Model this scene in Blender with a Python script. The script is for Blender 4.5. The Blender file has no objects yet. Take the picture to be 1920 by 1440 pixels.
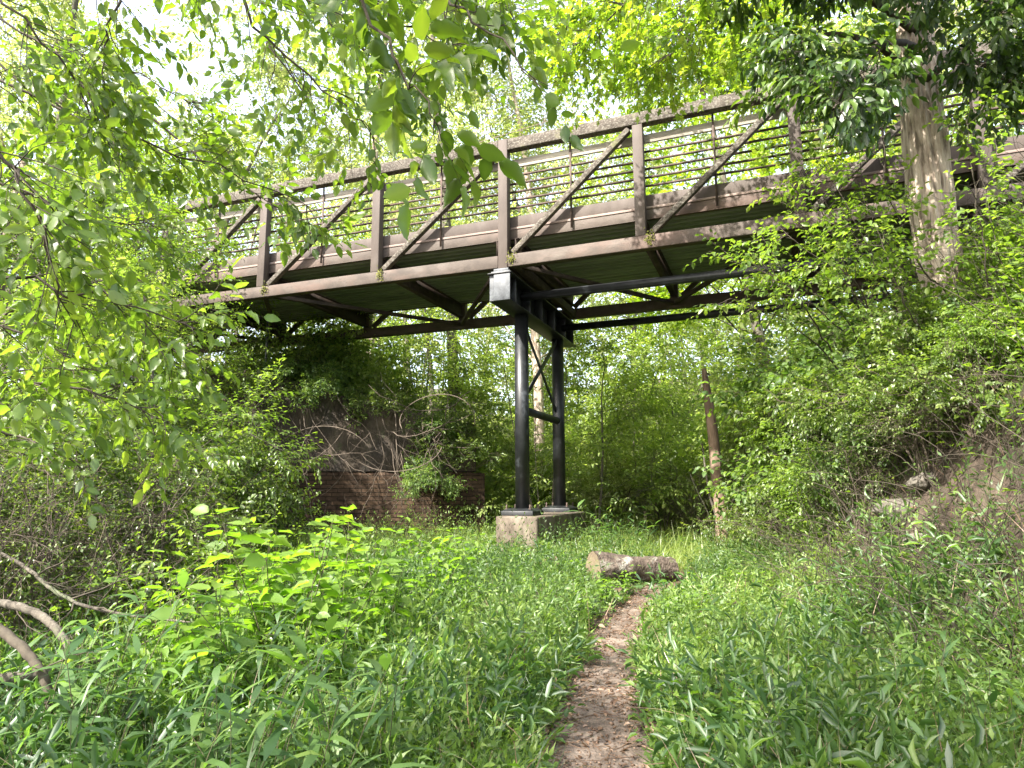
import bpy, math, random
import numpy as np
from mathutils import Vector, Matrix
R = math.radians
scene = bpy.context.scene
COL = scene.collection

# ------------------------------------------------------------------ camera, sky, sun, exposure
CAM = np.array([0.0, 0.0, 1.45]); PITCH = R(8.874); ROLL = R(0.2); FPX = 1294.0
cam = bpy.data.cameras.new('camera'); cam.lens = 36.0 * FPX / 1920.0; cam.sensor_width = 36.0
cam.clip_end = 500.0; cam.clip_start = 0.05
cam_o = bpy.data.objects.new('camera', cam); COL.objects.link(cam_o)
cam_o.matrix_world = Matrix.Translation(CAM) @ Matrix.Rotation(R(90) + PITCH, 4, 'X') @ Matrix.Rotation(-ROLL, 4, 'Z')
scene.camera = cam_o

SUN_DIR = np.array([-0.72, -0.66, 0.98]); SUN_DIR /= np.linalg.norm(SUN_DIR)      # towards the sun
w = bpy.data.worlds.new('World'); scene.world = w; w.use_nodes = True
nt = w.node_tree; nt.nodes.clear()
sky = nt.nodes.new('ShaderNodeTexSky'); sky.sky_type = 'NISHITA'; sky.sun_disc = False
sky.sun_elevation = math.asin(SUN_DIR[2]); sky.sun_rotation = math.atan2(SUN_DIR[0], SUN_DIR[1])
sky.dust_density = 4.0; sky.air_density = 1.0; sky.ozone_density = 0.6
bg = nt.nodes.new('ShaderNodeBackground'); bg.inputs['Strength'].default_value = 0.15
wo = nt.nodes.new('ShaderNodeOutputWorld')
hz = nt.nodes.new('ShaderNodeMix'); hz.data_type = 'RGBA'; hz.inputs[0].default_value = .3; hz.inputs[7].default_value = (6.0, 6.1, 6.2, 1)
nt.links.new(sky.outputs[0], hz.inputs[6]); nt.links.new(hz.outputs[2], bg.inputs[0]); nt.links.new(bg.outputs[0], wo.inputs[0])
sl = bpy.data.lights.new('sun', 'SUN'); sl.energy = 4.3; sl.angle = R(0.6); sl.color = (1.0, 0.955, 0.88)
so = bpy.data.objects.new('sun', sl); COL.objects.link(so)
so.rotation_euler = Vector(SUN_DIR).to_track_quat('Z', 'Y').to_euler()
scene.view_settings.view_transform = 'Standard'; scene.view_settings.look = 'None'
scene.view_settings.exposure = 2.08; scene.view_settings.gamma = 1.0
cy = scene.cycles
cy.max_bounces = 6; cy.diffuse_bounces = 4; cy.glossy_bounces = 2; cy.transmission_bounces = 4
cy.transparent_max_bounces = 4; cy.caustics_reflective = False; cy.caustics_refractive = False
cy.sample_clamp_indirect = 6.0; cy.use_denoising = True

# ------------------------------------------------------------------ picture geometry helpers
def ray(px, py):
    u = (px - 960.0) / FPX; v = (720.0 - py) / FPX
    u, v = u * math.cos(ROLL) + v * math.sin(ROLL), v * math.cos(ROLL) - u * math.sin(ROLL)
    return np.array([u, math.cos(PITCH) - v * math.sin(PITCH), math.sin(PITCH) + v * math.cos(PITCH)])
def P(px, py, Y):
    d = ray(px, py); return CAM + d * (Y / d[1])
def sstep(t):
    t = np.clip(t, 0, 1); return t * t * (3 - 2 * t)
def _noise(x, y, s, seed):
    rs = np.random.RandomState(seed); out = 0
    for k in range(5):
        a = rs.uniform(0, 6.28); f = s * rs.uniform(.7, 1.6); ph = rs.uniform(0, 6.28)
        out = out + np.sin((x * math.cos(a) + y * math.sin(a)) * f + ph)
    return out / 5
def path_x(y):
    ys = np.array([0., 3.8, 4.5, 5.5, 6.5, 7.5, 8.4, 9.2, 10.2, 11.5, 13.5, 16.0, 30.0])
    xs = np.array([.44, .43, .52, .72, .95, 1.28, 1.62, 1.98, 2.38, 2.75, 2.9, 2.5, 0.0])
    return np.interp(y, ys, xs)
def path_w(y):
    return np.interp(y, [0, 3.8, 5, 8, 10, 12, 14], [.36, .33, .25, .20, .20, .3, .2])
def foot(y): return np.interp(y, [0, 4, 7.4, 10, 14, 20, 40], [1.7, 2.4, 2.75, 3.6, 5.4, 8.0, 12.])
def ground(x, y):
    x = np.asarray(x, float); y = np.asarray(y, float)
    z = 0.33 * sstep(y / 11.0)
    z = z + 3.8 * sstep((x - foot(y)) / 2.9) * sstep((y + 2) / 5.0)
    z = z + 2.9 * sstep((-1.3 - x) / 2.2) * sstep((y - 14.6) / 0.8)         # embankment behind the old wall
    z = z + 2.6 * sstep((-5.6 - x) / 3.0) * sstep((y - 9.5) / 4.5) * (1 - sstep((y - 14.6) / 0.8) * sstep((-1.3 - x) / 2.2))
    z = z + 9.0 * sstep((y - 30) / 45.0)
    z = z + 0.05 * _noise(x, y, 1.3, 1) + 0.02 * _noise(x, y, 4.5, 2)
    pw = np.exp(-((x - path_x(y)) / (path_w(y) * 1.5)) ** 2) * (y < 15)
    return z - 0.05 * pw
def G(px, py):
    d = ray(px, py); t = 2.0
    for _ in range(4000):
        q = CAM + d * t
        if q[2] <= ground(q[0], q[1]): break
        t += 0.01
    return q

# ------------------------------------------------------------------ materials
def _mat(name):
    m = bpy.data.materials.new(name); m.use_nodes = True; m.node_tree.nodes.clear(); return m, m.node_tree
def N(t, typ, **kw):
    n = t.nodes.new(typ)
    for k, v in kw.items():
        if k in n.inputs: n.inputs[k].default_value = v
        else: setattr(n, k, v)
    return n
def ramp(t, stops):
    r = t.nodes.new('ShaderNodeValToRGB'); e = r.color_ramp.elements
    while len(e) < len(stops): e.new(.5)
    for i, (p, c) in enumerate(stops): e[i].position = p; e[i].color = (*c, 1)
    return r
def leaf_mat(name, cols, trans=0.45, gloss=0.06, tcol=(1.25, 1.15, .45), rough=.38):
    m, t = _mat(name)
    a = N(t, 'ShaderNodeAttribute', attribute_name='rnd')
    r = ramp(t, [(i / (len(cols) - 1), (c[0] * 1.02, c[1] * .97, c[2] * .92)) for i, c in enumerate(cols)])
    t.links.new(a.outputs['Fac'], r.inputs[0])
    d = N(t, 'ShaderNodeBsdfDiffuse'); tr = N(t, 'ShaderNodeBsdfTranslucent')
    mul = N(t, 'ShaderNodeVectorMath', operation='MULTIPLY'); mul.inputs[1].default_value = (2.2 * tcol[0], 2.3 * tcol[1], 1.7 * tcol[2])
    t.links.new(r.outputs[0], d.inputs[0]); t.links.new(r.outputs[0], mul.inputs[0]); t.links.new(mul.outputs[0], tr.inputs[0])
    mx = N(t, 'ShaderNodeMixShader'); mx.inputs[0].default_value = trans
    t.links.new(d.outputs[0], mx.inputs[1]); t.links.new(tr.outputs[0], mx.inputs[2])
    g = N(t, 'ShaderNodeBsdfGlossy', Roughness=rough); g.inputs[0].default_value = (1, 1, 1, 1)
    m2 = N(t, 'ShaderNodeMixShader'); m2.inputs[0].default_value = gloss
    t.links.new(mx.outputs[0], m2.inputs[1]); t.links.new(g.outputs[0], m2.inputs[2])
    o = N(t, 'ShaderNodeOutputMaterial'); t.links.new(m2.outputs[0], o.inputs[0])
    return m
def rough_mat(name, stops, scale=6., detail=6., bump=.4, bscale=30., rough=.9, stretch=(1, 1, 1), spec=.3, coord='Object', metallic=0., patches=None, dist=.01):
    m, t = _mat(name)
    tc = N(t, 'ShaderNodeTexCoord'); mp = N(t, 'ShaderNodeMapping'); mp.inputs['Scale'].default_value = stretch
    t.links.new(tc.outputs[coord], mp.inputs[0])
    n1 = N(t, 'ShaderNodeTexNoise', Scale=scale, Detail=detail, Roughness=.65); t.links.new(mp.outputs[0], n1.inputs['Vector'])
    r = ramp(t, stops); t.links.new(n1.outputs[0], r.inputs[0]); col = r.outputs[0]
    for (ps, lo, hi, c, amt) in (patches or []):
        n3 = N(t, 'ShaderNodeTexNoise', Scale=ps, Detail=7., Roughness=.7); t.links.new(mp.outputs[0], n3.inputs['Vector'])
        mr = N(t, 'ShaderNodeMapRange'); mr.inputs[1].default_value = lo; mr.inputs[2].default_value = hi; mr.inputs[4].default_value = amt
        t.links.new(n3.outputs[0], mr.inputs[0])
        mx = N(t, 'ShaderNodeMix', data_type='RGBA'); mx.inputs[7].default_value = (*c, 1)
        t.links.new(mr.outputs[0], mx.inputs[0]); t.links.new(col, mx.inputs[6]); col = mx.outputs[2]
    b = N(t, 'ShaderNodeBsdfPrincipled', Roughness=rough, Metallic=metallic); b.inputs['Specular IOR Level'].default_value = spec
    t.links.new(col, b.inputs['Base Color'])
    n2 = N(t, 'ShaderNodeTexNoise', Scale=bscale, Detail=5.); t.links.new(mp.outputs[0], n2.inputs['Vector'])
    bp = N(t, 'ShaderNodeBump', Strength=bump, Distance=dist); t.links.new(n2.outputs[0], bp.inputs['Height'])
    t.links.new(bp.outputs[0], b.inputs['Normal'])
    o = N(t, 'ShaderNodeOutputMaterial'); t.links.new(b.outputs[0], o.inputs[0])
    return m
M = {}
M['leaf_front'] = leaf_mat('leaf_front', [(.045, .085, .014), (.07, .125, .02), (.095, .16, .025), (.14, .20, .035)], .48, .035, (1.1, 1.1, .5))
M['leaf_bright'] = leaf_mat('leaf_bright', [(.06, .11, .02), (.09, .155, .028), (.125, .20, .036), (.165, .235, .05)], .48, .03, (1.1, 1.1, .55))
M['leaf_maple'] = leaf_mat('leaf_maple', [(.07, .13, .016), (.11, .19, .024), (.15, .23, .032), (.20, .26, .04)], .52, .03, (1.15, 1.12, .5))
M['leaf_mid'] = leaf_mat('leaf_mid', [(.045, .08, .018), (.07, .12, .024), (.105, .165, .034), (.15, .205, .045)], .44, .035, (1.1, 1.1, .55))
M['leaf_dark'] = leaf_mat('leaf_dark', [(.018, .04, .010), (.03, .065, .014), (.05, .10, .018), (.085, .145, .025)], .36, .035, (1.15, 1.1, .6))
M['leaf_far'] = leaf_mat('leaf_far', [(.11, .155, .06), (.16, .21, .08), (.22, .265, .11), (.29, .33, .16)], .45, .03, (1.05, 1.05, .75))  # far leaves made paler, their lit look put into the colour
M['leaf_cover'] = leaf_mat('leaf_cover', [(.040, .085, .022), (.072, .134, .034), (.115, .195, .046), (.17, .25, .062)], .42, .025, (1.12, 1.1, .58), .5)
M['leaf_cane'] = leaf_mat('leaf_cane', [(.030, .075, .024), (.055, .115, .034), (.095, .18, .045), (.155, .24, .055)], .42, .04, (1.1, 1.1, .65), .45)
M['leaf_broad'] = leaf_mat('leaf_broad', [(.06, .125, .018), (.09, .17, .026), (.12, .21, .034), (.16, .25, .045)], .48, .025, (1.0, 1.1, .45), .5)
M['leaf_lit'] = leaf_mat('leaf_lit', [(.09, .15, .04), (.135, .20, .055), (.18, .25, .075), (.24, .30, .10)], .48, .03, (1.1, 1.1, .65))  # brighter green that stands in for light missing behind and under the bridge
M['leaf_dead'] = leaf_mat('leaf_dead', [(.06, .035, .02), (.12, .075, .05), (.19, .13, .09), (.32, .24, .18)], .15, .03, (1, .9, .7))
M['stem'] = rough_mat('stem', [(.3, (.05, .05, .025)), (.7, (.12, .11, .06))], 20)
M['twig'] = rough_mat('twig', [(.3, (.035, .028, .02)), (.7, (.09, .075, .055))], 14)
M['vine'] = rough_mat('vine', [(.3, (.07, .055, .04)), (.7, (.17, .135, .105))], 9)
M['bark'] = rough_mat('bark', [(.3, (.045, .038, .03)), (.5, (.095, .082, .064)), (.7, (.17, .15, .122))], 7, 8, 1., 22, stretch=(1, 1, .22), dist=.03, patches=[(3, .5, .62, (.10, .13, .06), .6)])
M['bark_pale'] = rough_mat('bark_pale', [(.38, (.15, .115, .085)), (.46, (.32, .255, .195)), (.56, (.45, .37, .29)), (.68, (.55, .47, .38))], 15, 6, 1., 15, stretch=(1, 1, .16), dist=.05)
M['bark_red'] = rough_mat('bark_red', [(.3, (.07, .05, .036)), (.5, (.16, .11, .078)), (.7, (.28, .20, .145))], 9, 8, .8, 22, stretch=(1, 1, .2), dist=.02)

# ------------------------------------------------------------------ object bookkeeping
def link(o, parent=None):
    COL.objects.link(o)
    if parent is not None: o.parent = parent
    return o
def tag(o, label=None, cat=None, group=None, kind=None):
    for k, v in (('label', label), ('category', cat), ('group', group), ('kind', kind)):
        if v: o[k] = v
    return o
def thing(name, label, cat, loc=(0, 0, 0), rz=0., group=None):
    o = bpy.data.objects.new(name, None); o.location = loc; o.rotation_euler = (0, 0, rz); o.empty_display_size = .1
    link(o); return tag(o, label, cat, group)
def copy_tree(src, label=None, loc=None, rz=None, sc=None):
    c = src.copy(); COL.objects.link(c)
    for ch in [o for o in bpy.data.objects if o.parent == src]:
        d = ch.copy(); COL.objects.link(d); d.parent = c
        for g in [o for o in bpy.data.objects if o.parent == ch]:
            e = g.copy(); COL.objects.link(e); e.parent = d
    if label: c['label'] = label
    if loc is not None: c.location = loc
    if rz is not None: c.rotation_euler = (0, 0, rz)
    if sc is not None: c.scale = (sc, sc, sc) if np.isscalar(sc) else sc
    return c
class MB:
    """collects triangles (numpy) with a per-vertex random value, and polygons of boxes"""
    def __init__(s): s.v = []; s.t = []; s.q = []; s.r = []; s.n = 0
    def add(s, v, tri=None, quad=None, r=None):
        v = np.asarray(v, np.float32).reshape(-1, 3)
        if tri is not None and len(tri): s.t.append(np.asarray(tri, np.int32).reshape(-1, 3) + s.n)
        if quad is not None and len(quad): s.q.append(np.asarray(quad, np.int32).reshape(-1, 4) + s.n)
        s.v.append(v); s.r.append(np.full(len(v), .5, np.float32) if r is None else np.asarray(r, np.float32)); s.n += len(v)
    def box(s, x0, x1, y0, y1, z0, z1, f=None):
        v = np.array([(x, y, z) for x in (x0, x1) for y in (y0, y1) for z in (z0, z1)], float)
        if f is not None: v = np.array([f(p) for p in v])
        s.add(v, quad=[(0, 1, 3, 2), (4, 6, 7, 5), (0, 4, 5, 1), (2, 3, 7, 6), (0, 2, 6, 4), (1, 5, 7, 3)])
    def beam(s, a, b, wa, wb, side=(0, 1, 0)):
        """rectangular bar from a to b, wa across `side`, wb the other way"""
        a = np.array(a, float); b = np.array(b, float); d = b - a; d /= np.linalg.norm(d)
        sd = np.array(side, float); sd = sd - d * (sd @ d); sd /= np.linalg.norm(sd); u = np.cross(d, sd)
        v = [p + sd * wa / 2 * i + u * wb / 2 * j for p in (a, b) for i in (-1, 1) for j in (-1, 1)]
        s.add(v, quad=[(0, 1, 3, 2), (4, 6, 7, 5), (0, 4, 5, 1), (2, 3, 7, 6), (0, 2, 6, 4), (1, 5, 7, 3)])
    def cyl(s, a, b, r0, r1=None, k=16, caps=True):
        tubes(s, np.array([[a, b]], float), np.array([[r0, r0 if r1 is None else r1]]), k, caps)
    def build(s, name, mat, parent=None, smooth=False, rnd=False, bevel=0., loc=None):
        me = bpy.data.meshes.new(name)
        v = np.concatenate(s.v) if s.v else np.zeros((0, 3), np.float32)
        t = np.concatenate(s.t) if s.t else np.zeros((0, 3), np.int32)
        q = np.concatenate(s.q) if s.q else np.zeros((0, 4), np.int32)
        me.vertices.add(len(v)); me.vertices.foreach_set('co', v.ravel())
        nl = t.size + q.size
        me.loops.add(nl); me.loops.foreach_set('vertex_index', np.concatenate([t.ravel(), q.ravel()]).astype(np.int32))
        me.polygons.add(len(t) + len(q))
        st = np.concatenate([np.arange(len(t)) * 3, t.size + np.arange(len(q)) * 4]).astype(np.int32)
        me.polygons.foreach_set('loop_start', st)
        if smooth: me.polygons.foreach_set('use_smooth', np.ones(len(t) + len(q), bool))
        me.update(calc_edges=True)
        if rnd:
            a = me.attributes.new('rnd', 'FLOAT', 'POINT'); a.data.foreach_set('value', np.concatenate(s.r))
        me.materials.append(mat)
        o = bpy.data.objects.new(name, me)
        if loc is not None: o.location = loc
        link(o, parent)
        if bevel:
            m = o.modifiers.new('bevel', 'BEVEL'); m.width = bevel; m.segments = 2; m.limit_method = 'ANGLE'; m.angle_limit = R(40)
        return o
def nrm(a): return a / np.maximum(np.linalg.norm(a, axis=-1, keepdims=True), 1e-9)
def tubes(mb, pts, rad, k=6, caps=False, bumpy=0., rng=None):
    """pts (N,S,3), rad (N,S)"""
    pts = np.asarray(pts, float); n, s, _ = pts.shape
    T = np.empty_like(pts); T[:, 1:-1] = pts[:, 2:] - pts[:, :-2]; T[:, 0] = pts[:, 1] - pts[:, 0]; T[:, -1] = pts[:, -1] - pts[:, -2]
    T = nrm(T); mean = nrm(pts[:, -1] - pts[:, 0])
    ref = np.where(np.abs(mean[:, 2:3]) < .8, np.array([[0, 0, 1.]]), np.array([[1., 0, 0]]))[:, None, :]
    A = nrm(np.cross(T, np.broadcast_to(ref, T.shape))); B = np.cross(T, A)
    th = np.arange(k) / k * 2 * np.pi
    rr = rad[:, :, None] * np.ones((1, 1, k))
    if bumpy: rr = rr * (1 + bumpy * rng.standard_normal(rr.shape))
    V = pts[:, :, None, :] + rr[..., None] * (A[:, :, None, :] * np.cos(th)[None, None, :, None] + B[:, :, None, :] * np.sin(th)[None, None, :, None])
    i = (np.arange(n) * s * k)[:, None, None]; j = (np.arange(s - 1) * k)[None, :, None]; c = np.arange(k)[None, None, :]; c2 = (c + 1) % k
    q = np.stack([i + j + c, i + j + k + c, i + j + k + c2, i + j + c2], -1).reshape(-1, 4)
    tri = None; V = V.reshape(-1, 3)
    if caps:
        base = len(V); V = np.concatenate([V, pts[:, 0], pts[:, -1]]); tri = []
        for a in range(n):
            for m in range(k):
                tri.append((base + a, a * s * k + m, a * s * k + (m + 1) % k))
                tri.append((base + n + a, a * s * k + (s - 1) * k + (m + 1) % k, a * s * k + (s - 1) * k + m))
    mb.add(V, tri=tri, quad=q)

# ------------------------------------------------------------------ leaves
def tmpl(v, t): return np.array(v, float), np.array(t, int)
T_SMALL = tmpl([(0, 0, 0), (.45, .5, .10), (1, 0, -.12), (.45, -.5, .10)], [(0, 3, 2), (0, 2, 1)])
T_LEAF = tmpl([(0, 0, 0), (.22, .36, .07), (.22, 0, -.02), (.22, -.36, .07), (.6, .44, .04), (.6, 0, -.07), (.6, -.44, .04), (1, 0, -.22)],
              [(0, 3, 2), (0, 2, 1), (3, 6, 5), (3, 5, 2), (2, 5, 4), (2, 4, 1), (6, 7, 5), (5, 7, 4)])
def _big():
    us = [.07, .18, .32, .48, .64, .79, .9]; hw = [.20, .40, .49, .50, .42, .28, .15]
    v = [(0, 0, 0)]; t = []
    for i, (u, h) in enumerate(zip(us, hw)):
        w = -.20 * u * u; k = .03 if i % 2 else -.015
        v += [(u + .015, h + k, w + .10 * h + .03 * math.sin(i * 2.1)), (u, 0, w - .05), (u - .015, -h - k, w + .10 * h + .03 * math.cos(i * 1.7))]
    v.append((1, 0, -.27))
    t += [(0, 3, 2), (0, 2, 1)]
    for i in range(len(us) - 1):
        a = 1 + 3 * i; b = a + 3
        t += [(a + 2, b + 2, b + 1), (a + 2, b + 1, a + 1), (a + 1, b + 1, b), (a + 1, b, a)]
    a = 1 + 3 * (len(us) - 1); e = len(v) - 1
    t += [(a + 2, e, a + 1), (a + 1, e, a)]
    return tmpl(v, t)
T_BIG = _big()
def _maple():
    ang = [180, 128, 100, 78, 52, 28, 0, -28, -52, -78, -100, -128]; rad = [.06, .34, .18, .52, .24, .30, .62, .30, .24, .52, .18, .34]
    v = [(.4, 0, -.03)] + [(.4 + r * math.cos(R(a)), r * math.sin(R(a)), .05 if r < .33 else -.06) for a, r in zip(ang, rad)]
    v[1] = (0, 0, 0); n = len(ang)
    return tmpl(v, [(0, 1 + (i + 1) % n, 1 + i) for i in range(n)])
T_MAPLE = _maple()
def _blade(seg=4, curl=.45):
    v = [(0, .06, 0), (0, -.06, 0)]; t = []
    for i in range(1, seg):
        u = i / seg; h = .5 * math.sin(math.pi * min(u * 1.15 + .12, 1) ** .9); h = max(h, .12)
        v += [(u, h, -curl * u * u + .05), (u, -h, -curl * u * u + .05)]
    v.append((1 - .12 * curl, 0, -curl))
    for i in range(seg - 1):
        a = 2 * i; t += [(a, a + 1, a + 3), (a, a + 3, a + 2)]
    a = 2 * (seg - 1); t.append((a, a + 1, a + 2))
    return tmpl(v, t)
T_BLADE = _blade(); T_LANCE = _blade(3, .22)
def put_leaves(mb, T, pos, d, nor, L, W, rnd):
    v, t = T; d = nrm(d); sd = nrm(np.cross(nor, d)); up = np.cross(d, sd)
    L = np.broadcast_to(L, len(pos))[:, None, None]; W = np.broadcast_to(W, len(pos))[:, None, None]
    V = pos[:, None, :] + d[:, None, :] * v[None, :, 0:1] * L + sd[:, None, :] * v[None, :, 1:2] * W + up[:, None, :] * v[None, :, 2:3] * L * (.2 + 2.2 * np.modf(rnd * 37.7)[0])[:, None, None]
    tt = t[None] + (np.arange(len(pos)) * len(v))[:, None, None]
    rv = rnd[:, None] + (np.abs(v[:, 1]) < 1e-6)[None] * (.16 if len(v) > 8 else .05)
    mb.add(V.reshape(-1, 3), tri=tt.reshape(-1, 3), r=rv.ravel())
def grow(rng, st, d, ln, seg=4, wob=.15, grav=0.):
    n = len(st); pts = np.empty((n, seg + 1, 3)); pts[:, 0] = st; d = nrm(np.array(d, float)); step = (np.broadcast_to(ln, n) / seg)[:, None]
    for i in range(seg):
        d = nrm(d + wob * rng.standard_normal((n, 3)) + np.array([0, 0, -grav])); pts[:, i + 1] = pts[:, i] + d * step
    return pts
def along(pts, idx, t):
    s = pts.shape[1] - 1; f = np.clip(t * s, 0, s - 1e-4); i = f.astype(int); fr = (f - i)[:, None]
    a = pts[idx, i]; b = pts[idx, i + 1]; return a + (b - a) * fr, nrm(b - a)
def kids(rng, pts, per, t0, t1, ang, flat=.5, up=0.):
    n = len(pts); idx = np.repeat(np.arange(n), per); t = rng.uniform(t0, t1, len(idx))
    p, T = along(pts, idx, t); q = rng.standard_normal((len(idx), 3)); q[:, 2] *= flat; q = q - T * (q * T).sum(1, keepdims=True); q = nrm(q)
    a = ang * rng.uniform(.7, 1.25, len(idx))[:, None]; d = T * np.cos(a) + q * np.sin(a); d[:, 2] += up
    return idx, t, p, nrm(d)
def sprays(rng, mb, tw, st, d, ln, nl, T, L, W, droop=.2, hang=0., jit=.35, wob=.12, tr=.0012, flat=True, rbase=None, grav=None, upn=1.):
    """leafy twigs: a short curved twig with alternate leaves lying near one plane"""
    n = len(st); pts = grow(rng, st, d, ln, 3, wob, droop * .35 if grav is None else grav)
    idx = np.repeat(np.arange(n), nl); t = np.tile(np.linspace(.12, 1, nl), n) + rng.uniform(-.03, .03, n * nl); t = np.clip(t, 0, 1)
    p, A = along(pts, idx, t)
    nn = np.array([0, 0, upn]) + jit * rng.standard_normal((n, 3)); nn = nn[idx] + .35 * jit * rng.standard_normal((n * nl, 3))
    s = nrm(np.cross(A, nn)); sign = np.tile(np.where(np.arange(nl) % 2, 1., -1.), n)[:, None]
    th = rng.uniform(.6, 1.1, n * nl)[:, None] * np.where(t > .97, .15, 1.)[:, None]
    ld = A * np.cos(th) + s * sign * np.sin(th); ld[:, 2] -= droop + hang * rng.uniform(0, 1, n * nl)
    ld = nrm(ld); ln2 = L * rng.uniform(.6, 1.15, n * nl) * np.where(t < .2, .75, 1.)
    base = rng.uniform(.1, .9, n) if rbase is None else rbase
    rn = np.clip(base[idx] + .22 * rng.standard_normal(n * nl), 0, 1)
    nn = nn + .0 * ld; put_leaves(mb, T, p + ld * (.06 * L), ld, nn, ln2, ln2 * (W / L), rn)
    if tw is not None: tubes(tw, pts, np.linspace(1, .5, 4)[None, :] * np.full((n, 1), tr), 3)

# ------------------------------------------------------------------ plant builders
def woody(rng, stems, sr0, sr1, lv, twig_mb, leaf_mb, k0=7):
    """stems (N,S,3) -> two levels of branches -> leafy sprays. lv holds the numbers."""
    n, s, _ = stems.shape
    tubes(twig_mb, stems, np.linspace(1, 0, s)[None, :] ** .8 * (sr0 - sr1) + sr1 + np.zeros((n, 1)), k0)
    idx, t, p, d = kids(rng, stems, lv['n1'], lv.get('t0', .3), 1., lv.get('a1', 1.), lv.get('flat', .5), lv.get('up', .1))
    l1 = lv['l1'] * (1.15 - .75 * t) * rng.uniform(.7, 1.2, len(t)) if lv.get('taper', 1) else lv['l1'] * rng.uniform(.6, 1.2, len(t))
    b1 = grow(rng, p, d, l1, 5, .16, lv.get('g1', .03)); tubes(twig_mb, b1, np.linspace(1, .25, 6)[None, :] * (sr1 * 1.3 + .25 * (sr0 - sr1) * (1 - t))[:, None] * lv.get('r1', .6), 5)
    idx, t, p, d = kids(rng, b1, lv['n2'], .2, 1., .9, .35, 0.)
    b2 = grow(rng, p, d, lv['l2'] * rng.uniform(.6, 1.2, len(t)), 4, .16, .05)
    tubes(twig_mb, b2, np.linspace(1, .4, 5)[None, :] * np.full((len(b2), 1), lv.get('r2', .006)), 3)
    idx, t, p, d = kids(rng, b2, lv['n3'], .15, 1., .8, .3, 0.)
    sprays(rng, leaf_mb, twig_mb if lv.get('tw', 1) else None, p, d, lv['l3'] * rng.uniform(.7, 1.2, len(t)), lv['nl'], lv.get('T', T_SMALL), lv['L'], lv['W'], lv.get('droop', .2), lv.get('hang', .1), lv.get('jit', .4), tr=lv.get('tr', .002))
def make_tree(seed, name, label, H, r, crown0, lv, leafm, bark, lean=(0, 0), group=None, wob=.05, twig_name='trunk'):
    rng = np.random.default_rng(seed)
    root = thing(name, label, 'tree', group=group)
    tr = MB(); lf = MB()
    st = grow(rng, np.array([[0, 0, -.3]]), np.array([[lean[0], lean[1], 1.]]), H, 12, wob * .6, 0)
    lv = dict(lv); lv['t0'] = crown0
    woody(rng, st, r, r * .12, lv, tr, lf, 12)
    tr.build('trunk', M[bark], root, smooth=True); lf.build('crown', M[leafm], root, rnd=True)
    return root
def make_shrub(seed, name, label, nst, H, spread, lv, leafm, bark='twig', group=None, r=.012, grav=.05, cat='shrub'):
    rng = np.random.default_rng(seed)
    root = thing(name, label, cat, group=group)
    tr = MB(); lf = MB()
    az = rng.uniform(0, 6.28, nst); tilt = rng.uniform(.1, 1., nst) * spread
    d = np.stack([np.cos(az) * tilt, np.sin(az) * tilt, np.ones(nst)], 1)
    st = grow(rng, np.stack([np.cos(az) * .08, np.sin(az) * .08, np.full(nst, -.05)], 1), d, H * rng.uniform(.75, 1.15, nst), 6, .1, grav)
    woody(rng, st, r, r * .35, lv, tr, lf, 5)
    tr.build('stems', M[bark], root); lf.build('leaves', M[leafm], root, rnd=True)
    return root

# ------------------------------------------------------------------ the ground
M['soil'] = rough_mat('soil', [(.3, (.022, .016, .011)), (.5, (.05, .036, .026)), (.7, (.10, .075, .055))], 2.6, 10, .9, 16, dist=.04, patches=[(1.1, .5, .65, (.035, .05, .016), .7), (14., .6, .66, (.16, .12, .09), .6)])
M['path'] = rough_mat('path', [(.3, (.075, .055, .042)), (.5, (.15, .115, .09)), (.72, (.235, .19, .155))], 7., 10, 1., 45, dist=.02, patches=[(40, .60, .70, (.32, .27, .22), .5), (1.7, .45, .62, (.07, .052, .038), .75)])
def sheet(name, xs, ys, zf, mat):
    X, Y = np.meshgrid(xs, ys); Z = zf(X, Y); nx, ny = len(xs), len(ys)
    i = (np.arange(ny - 1) * nx)[:, None] + np.arange(nx - 1)[None, :]
    q = np.stack([i, i + 1, i + nx + 1, i + nx], -1).reshape(-1, 4)
    mb = MB(); mb.add(np.stack([X, Y, Z], -1).reshape(-1, 3), quad=q)
    return mb.build(name, mat, smooth=True)
xs = np.unique(np.round(np.concatenate([np.linspace(-90, -12, 27), np.linspace(-12, 12, 161), np.linspace(12, 90, 27)]), 3))
ys = np.unique(np.round(np.concatenate([np.linspace(-25, -2, 10), np.linspace(-2, 18, 134), np.linspace(18, 110, 40)]), 3))
tag(sheet('ground', xs, ys, ground, M['soil']), kind='structure')
# the trodden path: a fine strip of bare earth
sy = np.linspace(-1.0, 13.2, 420); su = np.linspace(-1, 1, 29)
U, S = np.meshgrid(su, sy)
edge = 1 + .22 * _noise(S * 1.0, S * 0 + np.sign(U) * 5, 3.1, 9) + .10 * _noise(S, S * 0 + np.sign(U) * 9, 9., 12)
PX = path_x(S) + U * path_w(S) * 1.25 * edge
gg = ground(PX, S)
PZ = gg + .022 - .05 * np.abs(U) ** 3 + .010 * _noise(PX, S, 14., 5) + .006 * _noise(PX, S, 37., 6)
ii = (np.arange(len(sy) - 1) * len(su))[:, None] + np.arange(len(su) - 1)[None, :]
mb = MB(); mb.add(np.stack([PX, S, PZ], -1).reshape(-1, 3), quad=np.stack([ii, ii + 1, ii + len(su) + 1, ii + len(su)], -1).reshape(-1, 4))
tag(mb.build('path', M['path'], smooth=True), kind='structure')

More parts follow.
